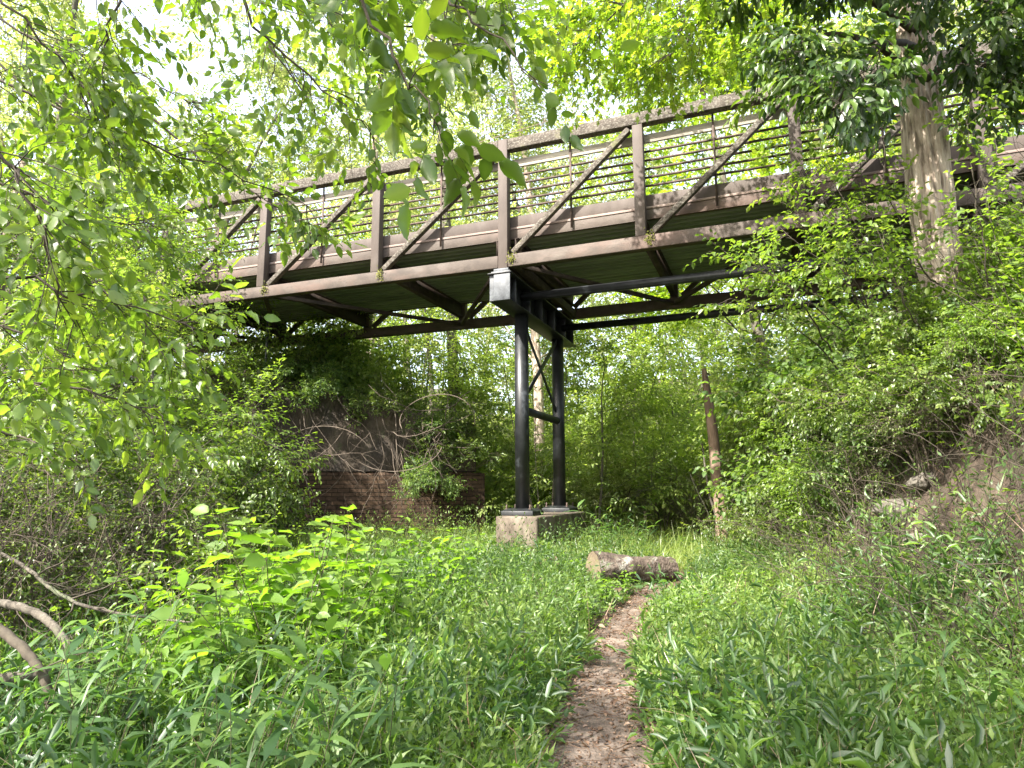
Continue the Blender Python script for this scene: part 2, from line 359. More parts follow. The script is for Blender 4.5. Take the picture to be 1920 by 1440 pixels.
# ------------------------------------------------------------------ the footbridge
def steel(name, lo, mid, hi, **k): return rough_mat(name, [(.32, lo), (.5, mid), (.68, hi)], **k)
M['steel'] = steel('steel', (.052, .039, .031), (.076, .059, .047), (.105, .084, .070), scale=5, detail=9, bump=.25, bscale=60, rough=.72, stretch=(.5, 1, 1), spec=.35,
                   patches=[(1.3, .48, .64, (.13, .078, .06), .55), (9., .56, .66, (.055, .042, .034), .7), (3.5, .55, .75, (.15, .13, .11), .5)])
M['steel_top'] = steel('steel_top', (.036, .029, .023), (.072, .06, .049), (.13, .112, .092), scale=7, detail=10, bump=.4, bscale=70, rough=.85, stretch=(.7, 1, 1), spec=.2,
                       patches=[(38., .50, .62, (.25, .235, .20), .7), (13., .56, .64, (.035, .03, .024), .9), (3.2, .56, .66, (.15, .155, .06), .6)])
M['steel_post'] = steel('steel_post', (.054, .040, .032), (.074, .057, .047), (.097, .078, .066), scale=4, detail=8, bump=.15, bscale=70, rough=.7, stretch=(1, 1, .35), spec=.35,
                        patches=[(17., .62, .68, (.07, .055, .045), .7)])
M['steel_dark'] = steel('steel_dark', (.03, .022, .018), (.05, .037, .03), (.08, .058, .046), scale=5, detail=6, bump=.2, rough=.8)
M['rod'] = steel('rod', (.035, .025, .02), (.06, .042, .034), (.11, .07, .055), scale=8, rough=.7)
M['wood'] = rough_mat('wood', [(.3, (.16, .14, .115)), (.5, (.27, .245, .205)), (.7, (.38, .35, .30))], 3.5, 9, .5, 40, stretch=(.25, 3, 3), patches=[(2.2, .55, .62, (.45, .41, .34), .5)])
M['strip'] = rough_mat('strip', [(.3, (.18, .132, .112)), (.5, (.24, .182, .158)), (.7, (.31, .245, .215))], 3, 9, .2, 60, stretch=(.6, 1, 1))
M['deckmetal'] = steel('deckmetal', (.15, .17, .155), (.22, .245, .225), (.32, .35, .325), scale=2.5, detail=8, bump=.15, rough=.55, spec=.5, stretch=(.25, 2, 1), patches=[(5, .6, .7, (.02, .03, .03), .6)])
M['blackpaint'] = steel('blackpaint', (.006, .0065, .007), (.011, .012, .013), (.022, .024, .026), scale=6, detail=8, bump=.12, bscale=50, rough=.42, spec=.5, patches=[(3, .6, .72, (.10, .11, .12), .5)])
M['greyplate'] = steel('greyplate', (.03, .033, .038), (.062, .068, .075), (.13, .14, .15), scale=7, detail=9, bump=.2, rough=.55, spec=.5)
M['concrete'] = rough_mat('concrete', [(.3, (.075, .06, .045)), (.5, (.13, .105, .08)), (.7, (.19, .16, .125))], 4, 10, .6, 40, stretch=(1, 1, .45), patches=[(2.2, .46, .6, (.045, .034, .024), .85), (7, .56, .64, (.07, .08, .03), .7)])
M['moss'] = rough_mat('moss', [(.3, (.06, .07, .012)), (.7, (.20, .20, .04))], 25, 5, 1., 80)

BO = Vector((-0.142, 10.561, 4.975)); BRZ = math.atan2(-.356, .935)
bridge = thing('footbridge', 'rusty brown steel truss footbridge with horizontal rails crossing overhead', 'bridge', BO, BRZ)
H = 2.18; CH = .206; CW = .15; FY = 3.55
def bx_to_world(x, y, z):
    c, s = math.cos(BRZ), math.sin(BRZ); return np.array([BO.x + x * c - y * s, BO.y + x * s + y * c, BO.z + z])
def slope(x): return x * (.0076 if x > 0 else -.0033)
def sf(p): return (p[0], p[1], p[2] + slope(p[0]))
XL = [-12.14, -9.70, -7.26, -4.82, -2.377, 0.0]; XR = [0.0, 2.2, 4.4, 6.6, 8.8, 11.0]
BEV = .008
def part(name, mat, fn, bev=BEV, smooth=False):
    mb = MB(); fn(mb); return mb.build(name, M[mat], bridge, smooth=smooth, bevel=bev)
for (y0, side) in ((0., 0), (FY, 1)):
    y1 = y0 + CW
    for span in (XL, XR):
        a, b = (span[0] - .07, -.082) if span is XL else (.082, span[-1] + .07)
        part('top_chord', 'steel_top', lambda m: m.box(a, b, y0, y1, H - CH * .93, H, sf), .012)
        part('bottom_chord', 'steel', lambda m: m.box(a, b, y0, y1, 0, CH, sf), .012)
        for i in range(5):
            x0, x1 = span[i], span[i + 1]
            part('diagonal', 'steel_top' if side == 0 else 'steel_post', lambda m: m.beam(sf((x0 + .155, y0 + .07, CH + .035)), sf((x1 - .135, y0 + .07, H - CH * .93 - .035)), .10, .088))
            xm = (x0 + x1) / 2; py = y0 + CW + .012 if side == 0 else y0 - .012
            part('picket', 'rod', lambda m: m.box(xm - .016, xm + .016, py - .006, py + .006, .56, H - CH * .93 + .01, sf), 0)
            ym = y0 + CW + .05 if side == 0 else y0 - .05
            for z in (1.613, 1.469, 1.33, 1.191, 1.053):
                part('rail_rod', 'rod', lambda m: m.box(x0 + .0, x1 + .0, ym - .014, ym + .014, z - .014, z + .014, sf), 0)
            part('rub_rail', 'wood', lambda m: m.box(x0 + .006, x1 - .006, ym - .02, ym + .02, 1.752, 1.888, sf), .004)
    for k, x in enumerate(XL[:-1] + [0.] + XR[1:]):
        if x == 0: part('post', 'steel_post', lambda m: m.box(-.08, .08, y0 - .003, y1 + .003, -.012, H + .004))
        else: part('post', 'steel_post', lambda m: m.box(x - .078, x + .078, y0 + .004, y1 - .004, CH + .001, H - CH * .93 - .001, sf))
for span in (XL, XR):
    a, b = (span[0], -.004) if span is XL else (.004, span[-1])
    for yy, sg in ((.2, 1), (3.5, -1)):
        part('toe_plate', 'steel_post', lambda m: m.box(a, b, *sorted((yy + .012 * sg, yy + .03 * sg)), .726, .915, sf), .003)
        def edge_fn(m):
            m.box(a, b, *sorted((yy + .004 * sg, yy + .012 * sg)), .535, .684, sf)
            m.box(a, b, *sorted((yy, yy + .06 * sg)), .523, .534, sf)
        part('edge_channel', 'steel', edge_fn, .002)
        part('deck_edge', 'strip', lambda m: m.box(a, b, *sorted((yy - .008 * sg, yy + .04 * sg)), .688, .724, sf), .003)
    def deck_fn(m):
        n = 19; per = (3.42 - .28) / n; prof = []
        for i in range(n):
            y = .28 + i * per; prof += [(y, .585), (y + per * .38, .585), (y + per * .45, .528), (y + per * .92, .528)]
        prof.append((3.42, .585))
        xs_ = np.linspace(a, b, 8); v = [sf((x, y, z)) for x in xs_ for (y, z) in prof]; k = len(prof)
        m.add(v, quad=[(i * k + j, i * k + j + 1, (i + 1) * k + j + 1, (i + 1) * k + j) for i in range(7) for j in range(k - 1)])
    part('deck', 'deckmetal', deck_fn, 0)
    part('deck_slab', 'concrete', lambda m: m.box(a, b, .242, 3.458, .60, .686, sf), 0)
    for x in (span if span is XR else span[::-1]):
        xx = x if x else (.16 if span is XR else -.16)
        def fb(m):
            m.box(xx - .06, xx + .06, CW + .002, FY - .002, .24, .252, sf); m.box(xx - .06, xx + .06, CW + .002, FY - .002, .508, .52, sf)
            m.box(xx - .005, xx + .005, CW + .002, FY - .002, .253, .507, sf)
            m.box(xx - .058, xx - .006, CW + .3, FY - .3, .30, .31, sf)
        part('floor_beam', 'steel_dark', fb, 0)
    e = .17 if span is XR else -.17
    part('end_beam', 'steel_dark', lambda m: m.box(e - .05, e + .05, CW + .002, FY - .002, .01, .16), .004)
    for i in range(5):
        x0, x1 = span[i], span[i + 1]
        # wind braces lie low between the bottom chords, zigzagging from side to side
        j = i if span is XR else i + 1
        pa, pb = ((x0 + (.1 if not i else 0), CW, .09), (x1, FY, .09)) if j % 2 == 0 else ((x0, FY, .09), (x1 - (.1 if x1 == 0 else 0), CW, .09))
        part('wind_brace', 'steel_dark', lambda m: m.beam(sf(pa), sf(pb), .07, .07, (0, 0, 1)), .004)
# moss tufts in the joints of the near bottom chord
rng = np.random.default_rng(5)
for x in (-4.82, -2.377, 0.02, 2.2):
    mb = MB()
    c = np.array(sf((x + .13, -.012, CH * .72)))
    p = c + rng.normal(0, 1, (70, 3)) * np.array([.035, .006, .055]); p[:, 1] = -.014 - abs(rng.normal(0, .012, 70))
    put_leaves(mb, T_SMALL, p, rng.normal(0, 1, (70, 3)) * [1, .4, 1] + [0, -.2, -.6], rng.normal(0, 1, (70, 3)) + [0, -2, 0], .035, .02, rng.uniform(0, 1, 70))
    mb.build('moss', M['moss'], bridge)

# ------------------------------------------------------------------ the pier under it
pier = thing('bridge_pier', 'black painted steel pier of two round columns under a cap beam', 'pier', BO, BRZ)
def pp(name, mat, fn, bev=.004, smooth=False, parent=None):
    mb = MB(); fn(mb); return mb.build(name, M[mat], parent or pier, smooth=smooth, bevel=bev)
cx0, cx1, cyA, cyB = -.205, .150, -.06, 3.80
def cap_fn(m):
    m.box(cx0 - .02, cx1 + .02, cyA - .03, cyB, -.118, -.098); m.box(cx0, cx1, cyA, cyB, -.555, -.535)
    m.box(-.04, -.022, cyA + .02, cyB - .02, -.534, -.119)
    for y in (.25, .94, 1.6, 2.35, 3.02, 3.6): m.box(cx0 + .015, -.041, y, y + .012, -.534, -.119); m.box(-.021, cx1 - .015, y, y + .012, -.534, -.119)
capo = pp('cap_beam', 'blackpaint', cap_fn)
pp('end_plate', 'greyplate', lambda m: m.box(-.125, cx1 + .002, cyA - .016, cyA - .002, -.553, -.12), parent=capo)
pp('end_plate', 'greyplate', lambda m: m.box(cx0 - .002, -.128, cyA + .02, cyA + .03, -.534, -.12), parent=capo)
for y in (.07, FY + .07): pp('bearing_plate', 'greyplate', lambda m: (m.box(-.19, .13, y - .10, y + .10, -.097, -.06), m.box(-.15, .10, y - .085, y + .085, -.059, -.014)))
CY = (.94, 3.02); CX = -.03; CR = .118
for y in CY:
    c = pp('column', 'blackpaint', lambda m: m.cyl((CX, y, -3.80), (CX, y, -.557), CR, k=40), 0, True)
    pp('base_plate', 'blackpaint', lambda m: m.add([(CX + i * s, y + j * s, z) for z, s in ((-3.90, .27), (-3.835, .27), (-3.79, .20)) for i, j in ((-1, -1), (1, -1), (1, 1), (-1, 1))],
        quad=[(0, 1, 5, 4), (1, 2, 6, 5), (2, 3, 7, 6), (3, 0, 4, 7), (4, 5, 9, 8), (5, 6, 10, 9), (6, 7, 11, 10), (7, 4, 8, 11), (8, 9, 10, 11)]), .004, parent=c)
    for i in (-1, 1):
        for j in (-1, 1): pp('anchor_bolt', 'rod', lambda m: (m.cyl((CX + i * .2, y + j * .2, -3.84), (CX + i * .2, y + j * .2, -3.73), .014, k=8), m.cyl((CX + i * .2, y + j * .2, -3.82), (CX + i * .2, y + j * .2, -3.79), .026, k=6)), 0, parent=c)
pp('strut', 'blackpaint', lambda m: m.cyl((CX, CY[0] + .1, -2.17), (CX, CY[1] - .1, -2.17), .068, k=24), 0, True)
pp('cross_brace', 'blackpaint', lambda m: m.beam((CX - .02, CY[0] + .10, -.60), (CX - .02, CY[1] - .10, -1.98), .012, .09, (1, 0, 0)), 0)
pp('cross_brace', 'blackpaint', lambda m: m.beam((CX + .02, CY[1] - .10, -.60), (CX + .02, CY[0] + .10, -1.95), .012, .09, (1, 0, 0)), 0)
for y in CY: pp('longitudinal_pipe', 'blackpaint', lambda m: m.cyl((.08, y - .3 if y < 1 else y - .02, -.33), (11., y - .3 if y < 1 else y - .02, -.27), .07, k=20), 0, True)
foo = thing('concrete_footing', 'stained concrete block carrying the two black columns', 'footing', BO, BRZ)
fm = MB(); fm.box(-.30, .40, .42, 3.30, -5.0, -3.905); fm.build('block', M['concrete'], foo, bevel=.03)
# loose support rod at the left
def rodfn(m):
    m.cyl((-5.07, .6, -1.15), (-5.07, .6, -.17), .028, k=12); m.cyl((-5.07, .6, -.19), (-5.07, .6, -.12), .045, k=10); m.cyl((-5.07, .6, -.12), (-5.07, .6, -.06), .018, k=8)
mb = MB(); mb.cyl((0, 0, -1.45), (0, 0, .0), .028, k=12); q = P(503, 595, 14.55)
sr = thing('support_pole', 'thin grey steel pole standing on the wall top below the left span', 'pole', q)
mb.build('shaft', M['greyplate'], sr, smooth=False)
mb = MB(); mb.cyl((0, 0, -.04), (0, 0, .03), .046, k=6); mb.cyl((0, 0, .03), (0, 0, .09), .016, k=8); mb.build('nut', M['greyplate'], sr)
# pale cable slung beyond the bridge
mb = MB(); ca, cb = P(700, 322, 13.5), P(1480, 70, 11.5); tt = np.linspace(-.4, 1.6, 40)[:, None]
pts = ca + (cb - ca) * tt + np.array([0, 0, 1.]) * (.5 * (tt - .5) ** 2 - .125)
tubes(mb, pts[None], np.full((1, 40), .006), 5); tag(mb.build('cable', M['strip']), 'thin pale cable slung through the air just behind the bridge', 'cable')

# ------------------------------------------------------------------ the old masonry wall on the left
def wall_mat():
    m, t = _mat('masonry'); tc = N(t, 'ShaderNodeTexCoord'); sep = N(t, 'ShaderNodeSeparateXYZ'); t.links.new(tc.outputs['Object'], sep.inputs[0])
    cmb = N(t, 'ShaderNodeCombineXYZ'); t.links.new(sep.outputs[0], cmb.inputs[0]); t.links.new(sep.outputs[2], cmb.inputs[1])
    br = N(t, 'ShaderNodeTexBrick', Scale=1.0); br.inputs['Brick Width'].default_value = .24; br.inputs['Row Height'].default_value = .085; br.inputs['Mortar Size'].default_value = .008
    br.inputs['Color1'].default_value = (.050, .035, .026, 1); br.inputs['Color2'].default_value = (.085, .058, .040, 1); br.inputs['Mortar'].default_value = (.03, .024, .018, 1)
    t.links.new(cmb.outputs[0], br.inputs['Vector'])
    n = N(t, 'ShaderNodeTexNoise', Scale=2.2, Detail=9., Roughness=.7); t.links.new(tc.outputs['Object'], n.inputs[0])
    r = ramp(t, [(.35, (.35, .33, .30)), (.55, (.9, .85, .8)), (.7, (1.3, 1.2, 1.05))]); t.links.new(n.outputs[0], r.inputs[0])
    mu = N(t, 'ShaderNodeMix', data_type='RGBA', blend_type='MULTIPLY'); mu.inputs[0].default_value = 1.
    t.links.new(br.outputs[0], mu.inputs[6]); t.links.new(r.outputs[0], mu.inputs[7])
    b = N(t, 'ShaderNodeBsdfPrincipled', Roughness=.95); b.inputs['Specular IOR Level'].default_value = .1
    t.links.new(mu.outputs[2], b.inputs['Base Color'])
    bp = N(t, 'ShaderNodeBump', Strength=.9, Distance=.02, invert=True); t.links.new(br.outputs['Fac'], bp.inputs['Height']); t.links.new(bp.outputs[0], b.inputs['Normal'])
    o = N(t, 'ShaderNodeOutputMaterial'); t.links.new(b.outputs[0], o.inputs[0]); return m
M['masonry'] = wall_mat()
M['render'] = rough_mat('old_render', [(.3, (.028, .021, .015)), (.5, (.062, .047, .034)), (.7, (.12, .095, .07))], 1.8, 10, .8, 18, dist=.03, stretch=(1, 1, .5), patches=[(1.1, .45, .62, (.04, .035, .03), .8), (4, .58, .66, (.06, .075, .03), .7)])
wl = thing('masonry_wall', 'old brick abutment wall with a dark crumbling concrete top, overgrown with vines', 'wall', (-3.35, 14.4, 0), R(6))
def wall_piece(z0f, z1f, x0, x1, yf, th, name, mat, seed, wobz=0.):
    nx, nz = 60, 22; v = []; rs = np.random.RandomState(seed); xs_ = np.linspace(x0, x1, nx)
    zt = z1f(xs_) + wobz * rs.normal(0, 1, nx); mbw = MB()
    F = []
    for j in range(nz):
        u = j / (nz - 1)
        for i, x in enumerate(xs_):
            z = z0f(x) * (1 - u) + zt[i] * u; F.append((x, yf(z) + .012 * rs.normal(), z))
    Bk = [(x, yf(z) + th, z) for (x, _, z) in F]
    k = nx * nz; q = []
    for j in range(nz - 1):
        for i in range(nx - 1):
            a = j * nx + i; q.append((a, a + 1, a + nx + 1, a + nx)); q.append((k + a + 1, k + a, k + a + nx, k + a + nx + 1))
    for i in range(nx - 1): a = (nz - 1) * nx + i; q.append((a, a + 1, k + a + 1, k + a))
    for j in range(nz - 1):
        a = j * nx; q.append((a + nx, a, k + a, k + a + nx)); a += nx - 1; q.append((a, a + nx, k + a + nx, k + a))
    mbw.add(F + Bk, quad=q); return mbw.build(name, M[mat], wl)
wall_piece(lambda x: -.3, lambda x: 1.86 + 0 * x, -3.3, 2.78, lambda z: -.18 * (1.9 - z) / 1.9, .8, 'brick_base', 'masonry', 3, .012)
wall_piece(lambda x: 1.88, lambda x: np.interp(x, [-2.8, -1.7, -.9, .3, 1.9, 2.6], [4.0, 3.95, 3.7, 3.3, 3.0, 2.85]), -3.2, 2.6, lambda z: .04, .55, 'concrete_top', 'render', 4, .045)
rng = np.random.default_rng(77)
# bare vines hanging over the wall
for k in range(26):
    mb = MB(); x = rng.uniform(-5.9, -.7); y = 14.1 - .02 * (x + 3)
    top = np.array([x, y - .05, rng.uniform(2.6, 3.6)]); st = grow(rng, top[None], np.array([[rng.uniform(-.6, .6), -.25, -1.]]), np.array([rng.uniform(1.6, 3.2)]), 12, .24, .0)
    st[..., 1] = np.clip(st[..., 1], 13.0, 14.02)
    tubes(mb, st, np.linspace(1, .5, 13)[None] * rng.uniform(.004, .012), 5)
    i_, t_, p_, d_ = kids(rng, st, 5, .1, .9, .9, 1., 0.); b = grow(rng, p_, d_, rng.uniform(.3, .9, 5), 5, .25, .05); b[..., 1] = np.clip(b[..., 1], 12.8, 14.0)
    tubes(mb, b, np.linspace(1, .4, 6)[None] * np.full((5, 1), .005), 3)
    tag(mb.build('bare_vine', M['vine']), 'bare woody vine hanging down the face of the old brick wall', 'vine', 'bare vines over the masonry wall')
for k, (px, py, w_) in enumerate([(600, 880, 1.7), (740, 850, 1.5), (820, 800, 1.2)]):        # big looping stems
    mb = MB(); a = np.linspace(0, 1, 20); c = P(px, py, 13.2)
    th = np.linspace(2.7, 5.9 + k * .3, 20); pts = np.stack([c[0] + w_ * .6 * np.cos(th), np.full(20, c[1]) + .2 * np.sin(th * 2), c[2] + .15 + .55 * w_ * .6 * np.sin(th) * (1 if k % 2 else -1.2)], 1)
    tubes(mb, pts[None], np.full((1, 20), .008), 6)
    tag(mb.build('bare_vine', M['vine'], smooth=True), ['arching vine stem at the left part of the old wall', 'drooping loop of vine across the middle of the old wall', 'arching vine stem before the right end of the old wall'][k], 'vine', 'bare vines over the masonry wall')

# ------------------------------------------------------------------ trees behind the bridge
LV_T = dict(n1=26, a1=.95, flat=.5, up=.15, l1=3.6, g1=.02, r1=.5, n2=7, l2=1.5, r2=.012, n3=8, l3=.75, nl=8, T=T_SMALL, L=.15, W=.075, droop=.15, hang=.15, jit=.5, tw=0)
def lvt(**k): d = dict(LV_T); d.update(k); return d
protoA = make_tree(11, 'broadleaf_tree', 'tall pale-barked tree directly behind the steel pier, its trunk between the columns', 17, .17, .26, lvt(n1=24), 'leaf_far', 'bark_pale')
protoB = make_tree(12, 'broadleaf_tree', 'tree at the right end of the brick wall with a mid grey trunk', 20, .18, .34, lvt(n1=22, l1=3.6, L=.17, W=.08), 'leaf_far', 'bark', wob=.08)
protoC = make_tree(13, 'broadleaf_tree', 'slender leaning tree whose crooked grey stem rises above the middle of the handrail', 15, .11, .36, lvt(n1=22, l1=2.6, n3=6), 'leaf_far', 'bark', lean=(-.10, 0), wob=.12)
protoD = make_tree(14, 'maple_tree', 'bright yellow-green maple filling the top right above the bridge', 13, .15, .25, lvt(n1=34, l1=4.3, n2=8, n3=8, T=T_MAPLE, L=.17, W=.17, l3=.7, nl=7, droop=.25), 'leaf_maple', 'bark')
def ground_at(x, y): return float(ground(x, y))
def site(o, px, Y, rz=0., sc=1., dz=0.):
    x = (px - 960) / FPX * Y * 1.0; o.location = (x, Y, ground_at(x, Y) + dz); o.rotation_euler = (0, 0, rz); o.scale = (sc, sc, sc); return o
site(protoA, 1012, 19, 0, 1.0); site(protoB, 868, 17.5, 1.0, 1.); site(protoC, 985, 20.5, 2.0, 1.1); site(protoD, 1450, 15.5, .5, 1.05)
GB = 'background trees beyond the bridge'
for px, Y, rz, sc, pr, lab in [
    (690, 25, 3.0, 1.15, protoA, 'pale-trunked tree behind the left railing bay'),
    (40, 20, 4.1, 1.0, protoB, 'tall tree far back on the left behind the leafy bushes'),
    (330, 23, .4, 1.0, protoC, 'thin crooked tree rising behind the left end of the bridge'),
    (1150, 27, 1.3, 1.2, protoC, 'thin crooked tree right of the pier, far behind the railing'),
    (1840, 12.5, .2, .75, protoA, 'slim pale tree at the right edge beyond the large trunk'),
    (-60, 24, 5.3, 1.2, protoA, 'far tree at the left edge'),
    (1700, 24, 4.2, 1.2, protoA, 'far tree straight behind the large trunk'),
    (1560, 23, 3.6, 1.1, protoD, 'second maple farther back on the right slope'),
    (800, 31, 2.6, 1.2, protoC, 'far tree above the left columns'),
    (2000, 19, 2.9, 1.0, protoD, 'maple beyond the right edge of the bank')]:
    c = copy_tree(pr, lab); c['group'] = GB; site(c, px, Y, rz, sc)

for x_, y_, s_, rz_ in ((-10.5, -5.0, 1.0, 0.), (-14., 1.0, 1.05, 2.)):  # unseen trees, added so that their crowns dapple the ground
    c = copy_tree(protoC, 'tall unseen tree added at the left behind the camera to dapple the ground', (x_, y_, 0.), rz_, s_); c['group'] = 'unseen trees added to dapple the ground'
# young understorey trees with layered sprays
LV_Y = dict(n1=16, t0=.12, a1=1.1, flat=.35, up=.12, l1=1.7, r1=.5, n2=7, l2=.8, r2=.005, n3=7, l3=.5, nl=9, T=T_LEAF, L=.105, W=.055, droop=.1, hang=.05, jit=.22, tr=.0018)
def lvy(**k): d = dict(LV_Y); d.update(k); return d
yA = make_tree(21, 'young_beech', 'young green tree with layered sprays just right of the black columns', 4.6, .035, .1, lvy(), 'leaf_lit', 'bark', wob=.1)
yB = make_tree(22, 'young_beech', 'young tree in the gap between the wall and the black columns', 4.2, .03, .12, lvy(n1=14, l1=1.4), 'leaf_lit', 'bark', wob=.12)
site(yA, 1115, 14.6); site(yB, 905, 16.2, 1.0)
yC = make_tree(23, 'young_tree', 'tall young tree left of the bridge end, its dense small leaves over the rail', 5.6, .05, .12, lvy(n1=26, l1=1.9, n2=8, n3=8, L=.07, W=.036, nl=10), 'leaf_bright', 'bark', wob=.1)
yC.location = (-4.75, 9.4, ground_at(-4.75, 9.4)); yC.rotation_euler = (0, 0, .7)
for px, Y, rz, sc, pr, lab in [
    (1190, 17.5, 2., 1.1, yB, 'understorey tree behind the grass clearing, left of the broken snag'),
    (1270, 20., 3.3, 1.35, yA, 'understorey tree far behind the broken snag'),
    (1420, 15.5, 4., 1.1, yB, 'light green understorey tree on the slope right of the broken snag'),
    (1060, 22., 1.7, 1.4, yB, 'pale understorey tree behind the two columns'),
    (960, 25., .3, 1.5, yA, 'pale understorey tree seen past the left column'),
    (790, 17.5, 5.2, 1.25, yB, 'understorey tree on the embankment above the right part of the wall'),
    (640, 17.5, 2.7, 1.05, yA, 'understorey tree on the embankment above the middle of the wall'),
    (1330, 24, 2.4, 1.7, yB, 'far pale understorey tree beneath the right span'),
    (250, 12.3, 2.4, .95, yA, 'young green tree left of the wall'),
    (140, 11.0, 4.4, 1.0, yB, 'young green tree among the left bushes'),
    (20, 9.6, 1.4, 1.0, yC, 'dense young tree at the left edge'),
    (205, 13.0, 5.4, 1.25, yC, 'dense young tree behind the left bushes under the hanging branches')]:
    c = copy_tree(pr, lab); c['group'] = 'understorey trees'; site(c, px, Y, rz, sc)

# broken reddish snag in the clearing
mb = MB(); st = np.array([[(0, 0, -.2), (.02, 0, .6), (-.02, .01, 1.3), (-.06, 0, 2.1), (-.12, .02, 2.8), (-.17, .02, 3.35)]]); q = P(1352, 985, 12.6)
tubes(mb, st, np.array([[.15, .12, .105, .095, .08, .045]]), 14, bumpy=.05, rng=rng)
sn = thing('dead_snag', 'broken reddish tree snag standing at the back of the clearing', 'dead tree', (q[0], 12.6, ground_at(q[0], 12.6)))
mb.build('trunk', M['bark_red'], sn, smooth=True)
mb = MB(); b = grow(rng, np.tile(np.array([[.05, -.05, 0.]]), (7, 1)) + rng.normal(0, .12, (7, 3)) * [1, 1, 0], np.array([[rng.uniform(-.4, .6), rng.uniform(-.3, .3), 1] for _ in range(7)]), rng.uniform(1.2, 2.4, 7), 8, .08, 0)
tubes(mb, b, np.linspace(1, .4, 9)[None] * rng.uniform(.012, .035, (7, 1)), 6); mb.build('suckers', M['bark'], sn)
for k, (dx, r_) in enumerate([(-.02, .022), (.07, .014), (.12, .026)]):       # thin stems between the columns
    q = P(1010 + 9 * k, 950, 14.0); mb = MB(); st = grow(rng, np.array([[q[0], 14.0, ground_at(q[0], 14)]]), np.array([[dx * 2 - .15, 0, 1]]), np.array([3.8]), 9, .07, 0)
    tubes(mb, st, np.linspace(1, .3, 10)[None] * r_, 6); tag(mb.build('sapling_stem', M['bark']), ['thin dark sapling stem seen between the columns, left one', 'hair-thin sapling stem between the columns', 'thicker sapling stem close to the right column'][k], 'sapling')

# ------------------------------------------------------------------ the large trunk on the right bank
def big_trunk():
    rng = np.random.default_rng(31)
    Yt = 7.4; pxs = [(1792, 760), (1778, 640), (1772, 560), (1758, 460), (1742, 360), (1732, 260), (1722, 170), (1712, 80), (1700, -40), (1690, -200), (1680, -420), (1668, -700)]
    ctr = [P(a, b, Yt + .02 * i) for i, (a, b) in enumerate(pxs)]; rad = [.23, .20, .205, .215, .225, .218, .205, .19, .18, .17, .16, .15]
    base = np.array(ctr[0]); root = thing('large_tree', 'thick tree with grey-brown furrowed trunk leaning on the right bank in front of the bridge', 'tree', base)
    C = np.array(ctr) - base; s = np.linspace(0, len(C) - 1, 150); Cc = np.stack([np.interp(s, range(len(C)), C[:, k]) for k in range(3)], 1); rr = np.interp(s, range(len(C)), rad)
    k = 128; th = np.arange(k) / k * 2 * np.pi; V = []
    hz = Cc[:, 2]
    for i in range(150):
        z = hz[i]; f = np.zeros(k)
        for m_, am, ph, fr in [(17, .5, 0, 1.1), (23, .5, 2., 1.7), (31, .4, 4., 2.3), (41, .3, 1., 3.1)]: f += am * np.abs(np.sin(th * m_ / 2 + ph + .9 * np.sin(z * fr * 2.2 + ph + 2 * np.sin(th))))
        f = (f - .9) * .026 + .012 * np.sin(th * 3 + z * .8) + .006 * np.sin(z * 9 + th * 2)
        V.append(Cc[i] + np.stack([np.cos(th), np.sin(th), 0 * th], 1) * (rr[i] + f)[:, None])
    V = np.concatenate(V); ii = (np.arange(149) * k)[:, None] + np.arange(k)[None]; i2 = (np.arange(149) * k)[:, None] + (np.arange(k)[None] + 1) % k
    mb = MB(); mb.add(V, quad=np.stack([ii, i2, i2 + k, ii + k], -1).reshape(-1, 4)); mb.build('trunk', M['bark_pale'], root, smooth=True)
    # limbs that carry the dark leaves over the top right corner
    lf = MB(); tw = MB()
    ends = [((1722, 150), (1480, 90), -1.0), ((1715, 60), (1420, -20), -.6), ((1718, 90), (1560, 210), -1.6), ((1715, 60), (1900, 40), -1.2), ((1722, 160), (1930, 170), -.8), ((1705, -20), (1600, -120), -1.5), ((1705, -40), (1840, -110), -2.0), ((1700, -60), (1450, -160), -2.2)]
    st = []
    for a, b, dy in ends:
        p0 = P(*a, Yt) - base; p1 = P(*b, Yt + dy) - base; u = np.linspace(0, 1, 7)[:, None]; c = p0 + (p1 - p0) * u + np.array([0, 0, .35]) * np.sin(u * 3.1) + rng.normal(0, .05, (7, 3)) * u
        st.append(c)
    woody(rng, np.array(st), .045, .012, dict(n1=8, t0=.25, a1=1., flat=.8, up=.05, l1=.75, r1=.5, n2=6, l2=.42, r2=.004, n3=4, l3=.26, nl=6, T=T_LEAF, L=.125, W=.062, droop=.3, hang=.5, jit=.6, tr=.002, g1=.08), tw, lf, 8)
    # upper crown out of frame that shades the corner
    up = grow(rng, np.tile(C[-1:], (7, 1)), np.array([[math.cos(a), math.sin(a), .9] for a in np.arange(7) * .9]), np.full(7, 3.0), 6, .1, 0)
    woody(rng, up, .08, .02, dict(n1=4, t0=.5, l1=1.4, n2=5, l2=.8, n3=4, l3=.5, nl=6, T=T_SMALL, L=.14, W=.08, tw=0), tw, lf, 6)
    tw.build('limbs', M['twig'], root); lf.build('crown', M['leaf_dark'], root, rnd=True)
big_trunk()

